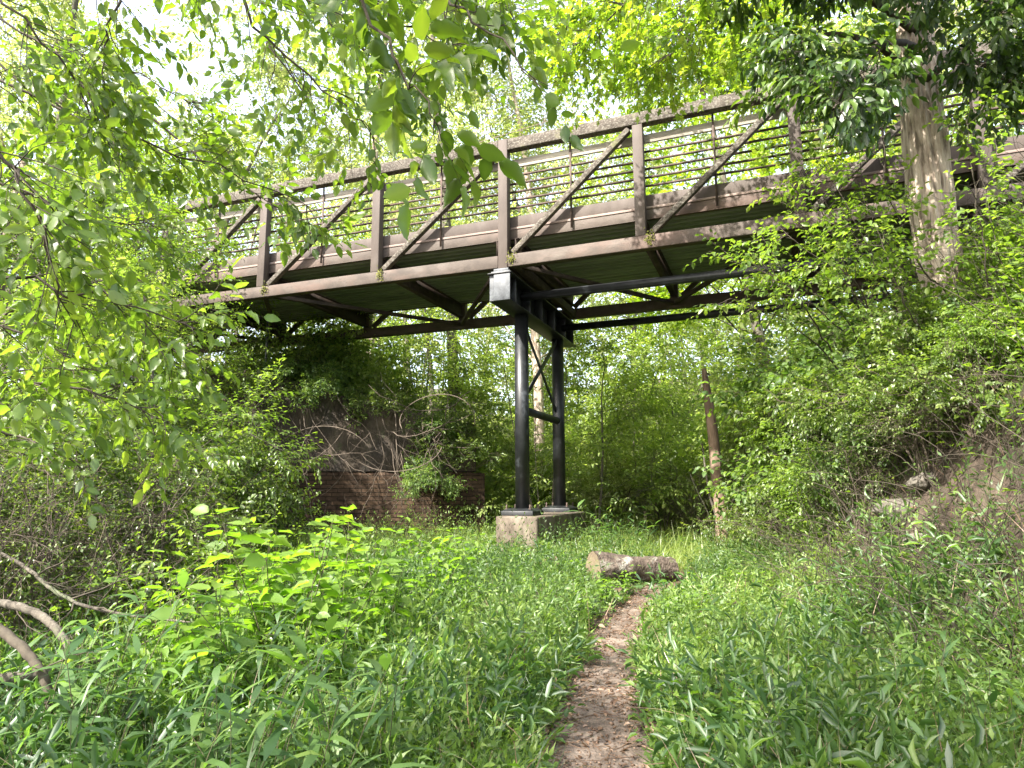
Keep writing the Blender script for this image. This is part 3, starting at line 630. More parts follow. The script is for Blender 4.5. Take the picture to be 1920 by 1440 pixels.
# ------------------------------------------------------------------ the far wood as one mass
def woodland():
    rng = np.random.default_rng(41); mb = MB()
    nC = 860
    x = rng.uniform(-46, 46, nC); y = rng.uniform(29, 50, nC); z = rng.uniform(0, 1, nC) ** 1.15 * 24
    keep = ~((x / y < -.36) & (x / y > -.72) & (z / y > .52) & (rng.uniform(0, 1, nC) < .5))
    keep &= ~((z / y > .42) & (rng.uniform(0, 1, nC) < .42))
    x, y, z = x[keep], y[keep], z[keep]; z += ground(x, y); n = len(x)
    idx = np.repeat(np.arange(n), 40); dv = nrm(rng.standard_normal((len(idx), 3))); rad = rng.uniform(.55, 1.05, len(idx))[:, None] * rng.uniform(1.5, 3.0, n)[idx][:, None]
    p = np.stack([x, y, z], 1)[idx] + dv * rad * [1, 1, .75]; d = dv * [1, 1, .3] + .4 * rng.standard_normal(dv.shape)
    sprays(rng, mb, None, p, d, np.full(len(p), .9), 8, T_SMALL, .30, .17, .15, .1, .6, rbase=np.clip(rng.uniform(.1, .9, n)[idx] + .1 * rng.standard_normal(len(idx)), 0, 1))
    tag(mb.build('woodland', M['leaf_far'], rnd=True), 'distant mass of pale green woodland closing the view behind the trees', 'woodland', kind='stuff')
    mb = MB(); n = 75; x = rng.uniform(-30, 30, n); y = rng.uniform(24, 48, n)
    st = grow(rng, np.stack([x, y, ground(x, y) - .3], 1), np.stack([rng.normal(0, .08, n), rng.normal(0, .08, n), np.ones(n)], 1), rng.uniform(8, 20, n), 8, .04, 0)
    tubes(mb, st, np.linspace(1, .4, 9)[None] * rng.uniform(.05, .16, (n, 1)), 6)
    tag(mb.build('far_trunks', M['bark']), 'crowd of thin trunks deep inside the distant woodland', 'woodland', kind='stuff')
woodland()

# ------------------------------------------------------------------ shrubs
LV_S = dict(n1=5, t0=.25, a1=.9, flat=.5, up=.05, l1=.75, r1=.7, n2=5, l2=.4, r2=.003, n3=4, l3=.28, nl=8, T=T_LEAF, L=.06, W=.034, droop=.15, hang=.15, jit=.35, tr=.0014)
def lvs(**k): d = dict(LV_S); d.update(k); return d
sA = make_shrub(51, 'leafy_shrub', 'x', 12, 2.0, .65, lvs(), 'leaf_mid', r=.013)
sB = make_shrub(52, 'leafy_shrub', 'x', 11, 1.7, .9, lvs(L=.085, W=.055, nl=6, l3=.3), 'leaf_bright', r=.012)
sC = make_shrub(53, 'arching_bramble', 'x', 13, 2.2, 1.2, lvs(n1=6, L=.075, W=.05, n3=3, l1=.6), 'leaf_mid', 'vine', r=.008, grav=.13)
sD = make_shrub(54, 'twiggy_bush', 'x', 16, 1.6, .55, lvs(n1=5, l1=.6, n2=5, l2=.35, n3=2, nl=4, L=.035, W=.02, l3=.16, tr=.0018), 'leaf_mid', 'vine', r=.011)
sE = make_shrub(55, 'vine_mound', 'x', 12, 1.5, 1.3, lvs(L=.10, W=.075, n1=5, n3=4, nl=5, l1=.7, l3=.32, jit=.45), 'leaf_cover', 'vine', r=.007, grav=.16)
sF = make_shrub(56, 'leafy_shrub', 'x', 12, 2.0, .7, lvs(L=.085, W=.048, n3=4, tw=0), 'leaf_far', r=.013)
sG = make_shrub(57, 'leafy_shrub', 'x', 11, 1.8, .9, lvs(L=.10, W=.06, nl=6, l3=.3, tw=0), 'leaf_lit', r=.012)
used = set()
def shrub(pr, px, Y, sc, rz, lab, group, dz=0., xoff=0.):
    x = (px - 960) / FPX * Y + xoff; loc = (x, Y, ground_at(x, Y) + dz)
    if pr.name not in used:
        used.add(pr.name); o = pr; o.location = loc; o.rotation_euler = (0, 0, rz); o.scale = (sc, sc, sc); o['label'] = lab
    else: o = copy_tree(pr, lab, loc, rz, sc)
    o['group'] = group; return o
GL = 'bushes on the left side'; GR = 'bushes and vines on the right bank'; GBk = 'bushes behind the bridge'
rr = np.random.default_rng(9)
for pr, px, Y, sc, lab in [
    (sA, 60, 7.6, 1.05, 'mid green bush at the left edge, second row'), (sB, 215, 8.6, 1.15, 'bright bush behind the bare twiggy bush'), (sA, 330, 9.6, 1.15, 'dense mid green bush left of the wall'),
    (sD, 285, 6.6, 1.0, 'nearly bare twiggy bush standing left of the bright broad-leaved plants'), (sD, 90, 5.6, .9, 'nearly bare twiggy bush above the mossy fallen limb'),
    (sD, -40, 5.0, .9, 'twiggy bush cut off by the left edge'), (sB, 385, 12.3, 1.3, 'tall bright bush at the left end of the brick wall'), (sB, 20, 9.2, 1.3, 'tall bright bush at the left edge, back row'),
    (sA, 400, 10.6, .7, 'bush in front of the left end of the brick wall'), (sD, 400, 8.4, .7, 'low twiggy bush before the wall'), (sA, -120, 6.5, 1.2, 'bush just outside the left edge'),
    (sC, 150, 7.0, .9, 'arching bramble among the left bushes'), (sC, 350, 12.0, 1.0, 'bramble climbing the left corner of the wall')]:
    shrub(pr, px, Y, sc, rr.uniform(0, 6.28), lab, GL)
for pr, px, Y, sc, lab, dz in [
    (sC, 720, 14.3, .4, 'leafy bramble hanging over the sloping wall top', 2.7),
    (sE, 505, 14.35, .4, 'creeper mound on the wall top around the foot of the thin pole', 3.3), (sC, 470, 14.0, .5, 'bramble hanging over the left end of the wall top', 2.9), (sE, 610, 14.3, .45, 'creeper spilling over the highest part of the wall top', 3.1),
    (sE, 820, 14.3, .35, 'creeper hanging from the right part of the wall top', 2.2), (sE, 800, 13.9, .4, 'patch of creeper on the wall face at the right', 1.2),
    (sC, 890, 14.6, .5, 'bramble covering the right end of the wall', 1.6)]:
    o = shrub(pr, px, Y, sc, rr.uniform(0, 6.28), lab, 'creepers on the masonry wall', dz)
for pr, px, Y, sc, lab in [
    (sE, 470, 15.9, 1.1, 'vine mound over the left corner of the wall top'), (sE, 590, 15.9, 1.1, 'vine mound over the left half of the wall top'), (sG, 680, 16.1, 1.0, 'bright bush on the wall top, middle'),
    (sC, 760, 15.9, .9, 'bramble spilling over the sloping wall top'), (sF, 850, 16.1, .9, 'bush at the right end of the wall top'), (sG, 900, 15.8, .9, 'bright bush beside the right end of the wall'),
    (sF, 640, 16.6, 1.1, 'bush behind the wall top, middle'), (sG, 540, 16.6, 1.2, 'bright bush behind the wall top, left'), (sG, 430, 14.5, 1.2, 'big bush below the left end of the bridge')]:
    shrub(pr, px, Y, sc, rr.uniform(0, 6.28), lab, GBk)
for pr, px, Y, sc, lab in [
    (sF, 1150, 16.5, .9, 'shrub at the back of the grass clearing, left'), (sD, 1230, 15.8, 1.1, 'twiggy shrub at the back of the clearing, middle'), (sG, 1260, 17.0, 1.1, 'bright shrub behind the clearing'),
    (sF, 1440, 14.6, 1.1, 'shrub just right of the broken snag'), (sD, 1300, 14.6, .9, 'twiggy thicket left of the broken snag'), (sD, 1400, 14.0, 1.0, 'twiggy thicket right of the broken snag'),
    (sG, 1060, 18., 1.2, 'bright shrub behind the right column'), (sF, 950, 19., 1.3, 'shrub far behind the left column'), (sG, 1190, 21, 1.8, 'pale shrub far behind the clearing'), (sG, 1330, 22, 1.7, 'tall shrub far behind the snag'),
    (sG, 1450, 17, 1.7, 'pale shrub high on the back slope'), (sF, 1500, 14.5, 1.4, 'shrub on the slope behind the right bank')]:
    shrub(pr, px, Y, sc, rr.uniform(0, 6.28), lab, GBk)
bank = [(sB, 1560, 11.8, .9, 'bright bush where the bank starts to rise'), (sA, 1560, 9.8, .8, 'mid green bush low on the bank'), (sC, 1480, 10.2, .6, 'bramble at the edge of the clearing'),
    (sB, 1540, 10.0, 1.15, 'bright bush halfway up the bank under the bridge'), (sA, 1600, 10.8, 1.2, 'bush tucked under the right span'), 
    (sB, 1640, 8.2, 1.1, 'bright bush left of the large trunk base'), (sC, 1700, 7.2, .6, 'bramble below the large trunk'), (sA, 1720, 7.9, 1.1, 'bush close behind the large trunk base'),
    (sE, 1780, 6.9, .6, 'vine mound in front of the large trunk base'), (sB, 1850, 7.0, 1.15, 'bright bush right of the large trunk'), (sA, 1920, 6.5, .7, 'bush at the right edge of the bank'),
    (sE, 1650, 7.4, .5, 'vine mound above the stones'), 
    (sB, 1960, 6.8, 1.4, 'tall bright bush at the right edge'), (sA, 1840, 8.4, 1.5, 'tall bush behind and right of the large trunk'), (sA, 1940, 8.2, 1.9, 'tall dark bush in the right corner'),
    (sD, 1600, 7.2, .6, 'twiggy growth over the stones'), (sD, 1730, 6.4, .6, 'twiggy growth below the stones'), (sB, 1540, 8.4, .6, 'low bright bush on the lower bank'),
    (sD, 1830, 5.9, .6, 'twiggy growth in the shade at the right'), (sE, 1560, 11.2, 1.1, 'vine mound below the right span'), (sE, 1620, 9.4, 1.1, 'vine mound hanging under the bridge'),
    (sB, 1880, 5.9, .7, 'bright vine-like bush at the right edge over the bare slope'), (sC, 1800, 6.2, .6, 'bramble trailing down the bare slope'), (sB, 1720, 6.9, .5, 'small bright bush right above the stones'), (sE, 1840, 6.4, .7, 'creeper mound halfway up the bare slope')]
HS = {'A': 2.0, 'B': 1.6, 'C': 1.3, 'D': 1.6, 'E': .9}
for pr, px, Y, sc, lab in bank:
    top = float(np.interp(px, [1380, 1450, 1600, 1700, 1800, 1900, 1960], [700, 640, 590, 575, 540, 430, 330])) + (9 - Y) * 22 * (Y < 9)
    zt = 1.45 + (924 - top) / FPX * Y; hgt = {sA: 2.9, sB: 2.5, sC: 1.9, sD: 2.2, sE: 1.5}[pr]; g0 = ground_at((px - 960) / FPX * Y, Y)
    s_ = min(max((zt - g0) / hgt, .36), sc); shrub(pr, px, Y, s_, rr.uniform(0, 6.28), lab, GR, dz=min(0., zt - g0 - s_ * hgt))
for pr in (sA, sB, sC, sD, sE, sF, sG): assert pr.name in used
# slim leafy branches that reach in front of the right span
def reach(name, lab, pts, T, L, W, mat, n1, l1, n3, nl, group=None, r=.008, seed=1, droop=.15, hang=.1, l3=.25, tmat='twig', jit=.4, cat='branch', flat=.5, two=True, r0=.15):
    rng = np.random.default_rng(seed); base = np.array(pts[0]); pts = np.array(pts) - base
    s = np.linspace(0, len(pts) - 1, 14); c = np.stack([np.interp(s, range(len(pts)), pts[:, k]) for k in range(3)], 1)
    for _ in range(2): c[1:-1] = (c[:-2] + 2 * c[1:-1] + c[2:]) / 4
    c[1:] += rng.normal(0, .012, c[1:].shape)
    root = thing(name, lab, cat, base, group=group); tw = MB(); lf = MB()
    tubes(tw, c[None], np.linspace(1, .25, 14)[None] * r, 7)
    idx, t, p, d = kids(rng, c[None], n1, r0, 1., .8, flat, 0.)
    b1 = grow(rng, p, d, l1 * (1.2 - .6 * t) * rng.uniform(.6, 1.2, len(t)), 5, .14, .03)
    tubes(tw, b1, np.linspace(1, .35, 6)[None] * np.full((n1, 1), r * .38), 4)
    if two:
        idx, t, p, d = kids(rng, b1, n3, .1, 1., .75, .4, 0.)
    else: idx, t, p, d = np.arange(n1), None, b1[:, 0], b1[:, -1] - b1[:, 0]
    sprays(rng, lf, tw, p, d, l3 * rng.uniform(.7, 1.2, len(p)), nl, T, L, W, droop, hang, jit, tr=max(.0011, r * .12))
    tw.build('twigs', M[tmat], root); lf.build('leaves', M[mat], root, rnd=True); return root
GRr = 'slender leafy branches reaching up from the right bank'
for k, (a, b, c, Y, lab) in enumerate([
    ((1700, 760), (1640, 600), (1490, 400), 6.6, 'slender branch slanting up-left across the right span'), ((1640, 700), (1560, 560), (1400, 500), 6.9, 'slender branch reaching left below the right chord'),
    ((1760, 700), (1700, 520), (1600, 330), 6.3, 'slender branch rising beside the large trunk'), ((1600, 720), (1480, 600), (1370, 560), 7.2, 'low branch with bright leaves under the right span'),
    ((1700, 620), (1620, 450), (1530, 260), 6.4, 'upright branch over the rails right of the fourth post'), ((1860, 640), (1850, 480), (1830, 350), 5.8, 'twiggy branch just right of the large trunk'),
    ((1640, 640), (1560, 470), (1440, 330), 7.0, 'thin branch across the fourth bay of rails'), ((1700, 560), (1620, 400), (1600, 200), 6.8, 'thin upright branch left of the large trunk'),
    ((1660, 640), (1600, 520), (1470, 440), 6.4, 'branch with small leaves before the right lower chord'), ((1750, 660), (1690, 560), (1640, 420), 5.9, 'branch with small leaves close to the trunk base'),
    ((1560, 660), (1500, 560), (1420, 430), 7.0, 'thin leafy branch before the fourth post'), ((1880, 560), (1830, 400), (1810, 220), 6.2, 'leafy branch right of the large trunk'),
    ((1620, 600), (1540, 380), (1460, 240), 7.2, 'thin branch reaching the top chord at the fourth post'), ((1720, 520), (1660, 340), (1650, 180), 6.9, 'thin branch just left of the large trunk crown'),
    ((1690, 600), (1600, 460), (1500, 300), 6.8, 'branch fanning out before the fifth bay'), ((1580, 620), (1460, 520), (1330, 470), 7.4, 'low branch reaching furthest left under the right chord'),
    ((1900, 700), (1880, 520), (1840, 330), 6.0, 'branch rising at the right edge'), ((1780, 560), (1680, 440), (1560, 420), 6.2, 'small branch crossing left of the large trunk')]):
    reach('leafy_branch', lab, [P(*a, Y + .6), P(*b, Y + .1), P(*c, Y)], T_LEAF, .07, .048, 'leaf_bright' if k % 3 else 'leaf_mid', 13, .5, 3, 6, GRr, .010, 60 + k, l3=.26)
reach('maple_sprig', 'hanging maple sprig in front of the top chord at the third post', [P(1225, -60, 8.6), P(1215, 80, 8.6), P(1205, 215, 8.5)], T_MAPLE, .12, .12, 'leaf_maple', 12, .32, 2, 4, None, .006, 75, hang=.4, l3=.2)
reach('leafy_branch', 'large-leaved sprig before the top chord right of the third post', [P(1480, 120, 7.2), P(1430, 170, 7.0), P(1385, 225, 6.9)], T_BIG, .15, .06, 'leaf_mid', 6, .25, 2, 4, None, .006, 76, hang=.5, l3=.2)

# ------------------------------------------------------------------ foreground branches hanging in from the upper left
GF = 'foreground branches hanging in from the upper left'
fg = [
    ([(-120, 150, 2.6), (60, 215, 2.6), (250, 290, 2.7), (450, 370, 2.8), (600, 430, 2.9)], 24, .42, .085, 'long branch running from the left edge down to the middle of the left span'),
    ([(350, -140, 2.2), (440, 30, 2.3), (520, 130, 2.4), (640, 230, 2.5), (700, 290, 2.5)], 24, .42, .08, 'branch slanting down right from the top edge'),
    ([(460, -190, 2.2), (580, -40, 2.2), (700, 50, 2.2), (840, 120, 2.2)], 22, .36, .085, 'branch with overlapping leaves above the left columns, upper layer'),
    ([(560, -160, 1.9), (690, 60, 1.9), (760, 180, 1.9), (820, 270, 1.9)], 12, .22, .10, 'nearest sprig with the largest leaves hanging over the rails'),
    ([(760, -120, 2.2), (820, 0, 2.1), (900, 100, 2.0), (1010, 180, 1.9)], 13, .26, .09, 'tip of branch ending in one long leaf right of the columns'),
    ([(150, -120, 2.4), (230, 20, 2.4), (200, 120, 2.5), (190, 200, 2.5)], 13, .35, .08, 'thin twig hanging straight down from the top left'),
    ([(-100, -80, 2.3), (30, 60, 2.3), (120, 150, 2.4), (210, 330, 2.6)], 20, .4, .085, 'branch across the top left corner'),
    ([(-80, 290, 2.0), (20, 330, 2.0), (70, 430, 2.0), (100, 560, 2.1), (130, 640, 2.2)], 22, .34, .075, 'dark twig bending down along the left edge'),
    ([(-100, 560, 2.1), (40, 560, 2.2), (200, 600, 2.2), (360, 640, 2.3)], 14, .26, .08, 'branch level with the deck at the left, upper one'),
    ([(-120, 700, 2.2), (40, 740, 2.3), (180, 780, 2.4), (310, 810, 2.5)], 15, .28, .08, 'branch reaching right at the height of the wall top'),
    ([(-120, 420, 2.4), (80, 500, 2.6), (220, 600, 2.8), (330, 700, 3.0)], 20, .4, .085, 'drooping branch in the middle of the left side'),
    ([(-120, 20, 3.2), (100, 120, 3.3), (300, 190, 3.4), (420, 270, 3.5)], 24, .55, .085, 'farther branch below the bright sky patch'),
    ([(560, -120, 3.2), (620, 60, 3.2), (700, 150, 3.3), (800, 200, 3.4)], 26, .55, .085, 'farther branch filling the space left of the columns'),
    ([(420, -120, 3.6), (480, 80, 3.6), (560, 200, 3.7), (660, 300, 3.8)], 24, .6, .085, 'farther branch over the second left bay'),
    ([(-120, 330, 3.2), (60, 400, 3.3), (200, 450, 3.4), (330, 470, 3.5)], 24, .6, .085, 'farther branch in front of the leftmost posts'),
    ([(250, 230, 3.4), (380, 330, 3.5), (480, 400, 3.5), (600, 470, 3.6)], 18, .4, .09, 'leafy spray in front of the leftmost diagonals'),
    ([(-120, 600, 3.0), (20, 650, 3.0), (130, 700, 3.1), (230, 760, 3.2)], 18, .45, .08, 'farther branch low on the left side'),
    ([(-120, 830, 2.6), (-20, 830, 2.6), (60, 860, 2.6), (120, 890, 2.6)], 9, .25, .07, 'lowest twig at the left edge'),
    ([(380, -160, 3.0), (500, -20, 3.0), (620, 60, 3.0), (760, 110, 3.0)], 22, .5, .09, 'dense leafy branch along the top edge, left of the middle'),
    ([(-120, 90, 2.9), (40, 180, 2.9), (160, 270, 3.0), (250, 350, 3.1)], 20, .45, .09, 'leafy branch in the upper left above the long branch'),
    ([(700, -200, 2.4), (800, -60, 2.3), (900, 10, 2.2), (960, 70, 2.2)], 11, .3, .09, 'leafy branch end above the cap beam'),
    ([(900, -200, 3.0), (960, -60, 3.0), (1000, 0, 3.0)], 8, .3, .085, 'twig dipping in at the top middle'),
]
for k, (pts, n1, l1, L, lab) in enumerate(fg):
    reach('hanging_branch', lab, [P(q[0], q[1] - 35, q[2]) for q in pts], T_BIG, L * (1.0 if k == 3 else .76), L * (.52 if k == 3 else .40), 'leaf_front' if k not in (7, 8, 9, 10, 16) else 'leaf_bright', int(n1 * (1.3 if k in (5, 6, 11, 12, 7, 10, 14, 16, 9, 18, 19) else 
        .6 if k == 3 else .95)), l1 * (.6 if k == 3 else .8), 2, 6, GF, .007, 100 + k, droop=.08, hang=.38, l3=.2, jit=.7, flat=.4, r0=.05)
# maple canopy hanging in at the top, between camera and bridge to beyond it
GM = 'maple branches overhead'
for k, (pts, lab) in enumerate([
    ([(1300, -260, 6.5), (1270, -100, 6.8), (1160, 20, 7.2), (1080, 90, 7.4)], 'maple branch at the top middle'),
    ([(1420, -260, 6.8), (1380, -60, 7.0), (1300, 60, 7.4), (1230, 130, 7.8)], 'maple branch above the third post'),
    ([(1550, -220, 7.5), (1500, -40, 7.8), (1430, 60, 8.0), (1380, 120, 8.2)], 'maple branch left of the dark foliage'),
    ([(1150, -260, 7.6), (1120, -120, 7.8), (1090, -20, 8.0), (1060, 60, 8.2)], 'maple branch nearest the columns')]):
    reach('maple_branch', lab, [P(*q) for q in pts], T_MAPLE, .12, .12, 'leaf_maple', 24, 1.0, 5, 7, GM, .02, 140 + k, droop=.2, hang=.3, l3=.4, jit=.5)

# ------------------------------------------------------------------ logs, limbs and stones
def log(name, lab, a, b, r0, r1, mat, cat='log', endmat='endgrain', rough_=.05, parts=True, bend=0.):
    rng = np.random.default_rng(int(r0 * 1e4)); a = np.array(a, float); b = np.array(b, float); n = 26
    u = np.linspace(0, 1, n)[:, None]; c = (b - a) * u + np.array([0, 0, bend]) * np.sin(u * math.pi); c[1:-1] += rng.normal(0, .006, (n - 2, 3))
    root = thing(name, lab, cat, a); mb = MB(); k = 40; th = np.arange(k) / k * 2 * np.pi
    d = nrm(b - a); A = nrm(np.cross(d, [0, 0, 1.])); B = np.cross(d, A); V = []
    for i in range(n):
        x = u[i, 0]; rad = (r0 * (1 - x) + r1 * x) * (1 + .05 * np.sin(th * 2 + x * 3) + .06 * np.sin(th * 3 + x * 7) + .03 * np.sin(th * 11 + 2 * np.sin(x * 9)) + .02 * rng.standard_normal(k))
        V.append(c[i] + (A[None] * np.cos(th)[:, None] + B[None] * np.sin(th)[:, None]) * rad[:, None])
    V = np.concatenate(V); ii = (np.arange(n - 1) * k)[:, None] + np.arange(k)[None]; i2 = (np.arange(n - 1) * k)[:, None] + (np.arange(k)[None] + 1) % k
    mb.add(V, quad=np.stack([ii, i2, i2 + k, ii + k], -1).reshape(-1, 4)); mb.build('bark', M[mat], root, smooth=True)
    for e, off in ((0, -.002), (n - 1, .002)):
        me = MB(); ring = V[e * k:(e + 1) * k]; cc = ring.mean(0); me.add(np.concatenate([[cc], cc + (ring - cc) * .97]) + d * off, tri=[(0, 1 + (m + 1) % k, 1 + m) if e == 0 else (0, 1 + m, 1 + (m + 1) % k) for m in range(k)])
        me.build('cut_end', M[endmat], root)
    return root
M['endgrain'] = rough_mat('endgrain', [(.3, (.07, .05, .035)), (.5, (.14, .11, .07)), (.7, (.11, .125, .06))], 9, 8, .6, 40)
M['logbark'] = rough_mat('logbark', [(.3, (.035, .026, .02)), (.5, (.085, .064, .05)), (.7, (.16, .125, .10))], 7, 10, 1., 20, dist=.03, stretch=(1.6, 1.6, 1.6), patches=[(2.4, .55, .62, (.30, .28, .25), .7), (5, .54, .66, (.07, .085, .03), .6)])
M['rotten'] = rough_mat('rotten', [(.3, (.05, .03, .02)), (.5, (.12, .075, .05)), (.7, (.2, .13, .09))], 9, 9, 1., 25, dist=.03)
M['stone'] = rough_mat('stone', [(.3, (.07, .06, .048)), (.5, (.13, .115, .095)), (.7, (.22, .20, .17))], 5, 9, .8, 20, dist=.02, patches=[(3, .5, .62, (.05, .04, .03), .8)])
q0 = P(1112, 1052, 9.0); q1 = P(1262, 1054, 9.4)
log('fallen_log', 'thick pale-patched log lying across the path before the footing', (q0[0], 9.0, ground_at(q0[0], 9.0) + .19), (q1[0], 9.5, ground_at(q1[0], 9.5) + .17), .19, .15, 'logbark')
q0 = P(985, 1052, 9.6); log('rotten_log', 'short rotten reddish piece of wood beside the footing', (q0[0] + .02, 9.6, ground_at(q0[0], 9.6) + .12), (q0[0] + .42, 9.75, ground_at(q0[0] + .4, 9.75) + .15), .07, .09, 'rotten')
q0 = P(870, 1060, 8.9); log('rotten_log', 'mossy rotten log half hidden in the weeds left of the footing', (q0[0] - .7, 8.9, ground_at(q0[0], 8.9) + .02), (q0[0] + .3, 9.2, ground_at(q0[0] + .5, 9.2) + .03), .07, .09, 'rotten')
def limb(lab, pts, rads, mat, seed, twigs=0, cat='branch', name='fallen_branch', group='fallen branches at the lower left'):
    rng = np.random.default_rng(seed); base = np.array(pts[0]); c = np.array(pts) - base; s = np.linspace(0, len(c) - 1, 60)
    cc = np.stack([np.interp(s, range(len(c)), c[:, k]) for k in range(3)], 1); rr_ = np.interp(s, range(len(c)), rads)
    for _ in range(30): cc[1:-1] = (cc[:-2] + 2 * cc[1:-1] + cc[2:]) / 4
    cc[1:] += rng.normal(0, .002, cc[1:].shape); root = thing(name, lab, cat, base, group=group); mb = MB(); tubes(mb, cc[None], rr_[None], 12, bumpy=.02, rng=rng); mb.build('limb', M[mat], root, smooth=True)
    if twigs:
        mb = MB(); idx, t, p, d = kids(rng, cc[None], twigs, .1, .95, .8, 1., .25); b = grow(rng, p, d, rng.uniform(.25, .7, twigs), 6, .2, 0); tubes(mb, b, np.linspace(1, .3, 7)[None] * rng.uniform(.003, .007, (twigs, 1)), 4)
        idx, t, p, d = kids(rng, b, 3, .2, .9, .7, 1., .1); b = grow(rng, p, d, rng.uniform(.1, .3, len(t)), 4, .2, 0); tubes(mb, b, np.linspace(1, .4, 5)[None] * np.full((len(t), 1), .002), 3); mb.build('twigs', M['twig'], root)
limb('thick lichen-grey limb curving down at the lower left', [P(-420, 1330, 4.9), P(-250, 1170, 4.8), P(-60, 1120, 4.6), P(40, 1135, 4.5), P(90, 1160, 4.4), P(125, 1200, 4.3), P(150, 1260, 4.25)], [.030, .030, .028, .026, .025, .023, .02], 'bark', 1, 5)
limb('dark thick limb dropping from the left edge to the ground', [P(-420, 1300, 4.1), P(-250, 1130, 4.0), P(-80, 1130, 3.9), P(10, 1185, 3.8), P(60, 1230, 3.75), P(95, 1290, 3.7), P(90, 1345, 3.7)], [.028, .028, .027, .026, .025, .022, .017], 'twig', 2, 5)
limb('long thin grey branch sagging from the left edge to the plants', [P(-400, 1180, 5.2), P(-230, 1010, 5.1), P(-60, 1000, 4.9), P(60, 1065, 4.7), P(95, 1110, 4.6), P(170, 1145, 4.6), P(270, 1156, 4.6), P(390, 1172, 4.6)], [.014, .013, .012, .012, .013, .011, .009, .005], 'bark', 3, 16)
limb('mossy branch lying on the ground at the lower left', [P(-60, 1275, 3.9), P(60, 1270, 4.0), P(150, 1240, 4.3), P(300, 1240, 4.6)], [.03, .03, .025, .015], 'bark', 4, 4)
def stone(lab, px, py, Y, s, seed, group='stones showing in the right bank'):
    rng = np.random.default_rng(seed); import bmesh
    bm = bmesh.new(); bmesh.ops.create_icosphere(bm, subdivisions=3, radius=1)
    pl = [(nrm(rng.standard_normal(3)), rng.uniform(.55, .85)) for _ in range(9)]
    for v in bm.verts:
        c = np.array(v.co)
        for n_, d_ in pl:
            e = c @ n_ - d_
            if e > 0: c = c - n_ * e * .9
        v.co = Vector(c * np.array(s) + rng.normal(0, .004, 3))
    me = bpy.data.meshes.new('stone'); bm.to_mesh(me); bm.free(); me.materials.append(M['stone']); o = bpy.data.objects.new('stone', me)
    q = G(px, py) if Y is None else P(px, py, Y)
    o.location = q; o.rotation_euler = rng.uniform(-.3, .3, 3); link(o); tag(o, lab, 'stone', group)
stone('pale slanting stone, the largest in the right bank', 1690, 955, None, (.28, .2, .13), 1)
stone('flat pale stone left of the largest one in the bank', 1622, 965, None, (.17, .13, .08), 2)
stone('small brown stone below the pale ones in the bank', 1725, 1015, None, (.13, .1, .07), 3)
stone('small dark stone at the foot of the bank', 1600, 1000, None, (.14, .1, .06), 4)
stone('pale stone high on the bank right of the large trunk', 1840, 540, 6.8, (.12, .1, .13), 5)
stone('grey stone half buried above the largest one', 1740, 900, None, (.2, .15, .1), 6)

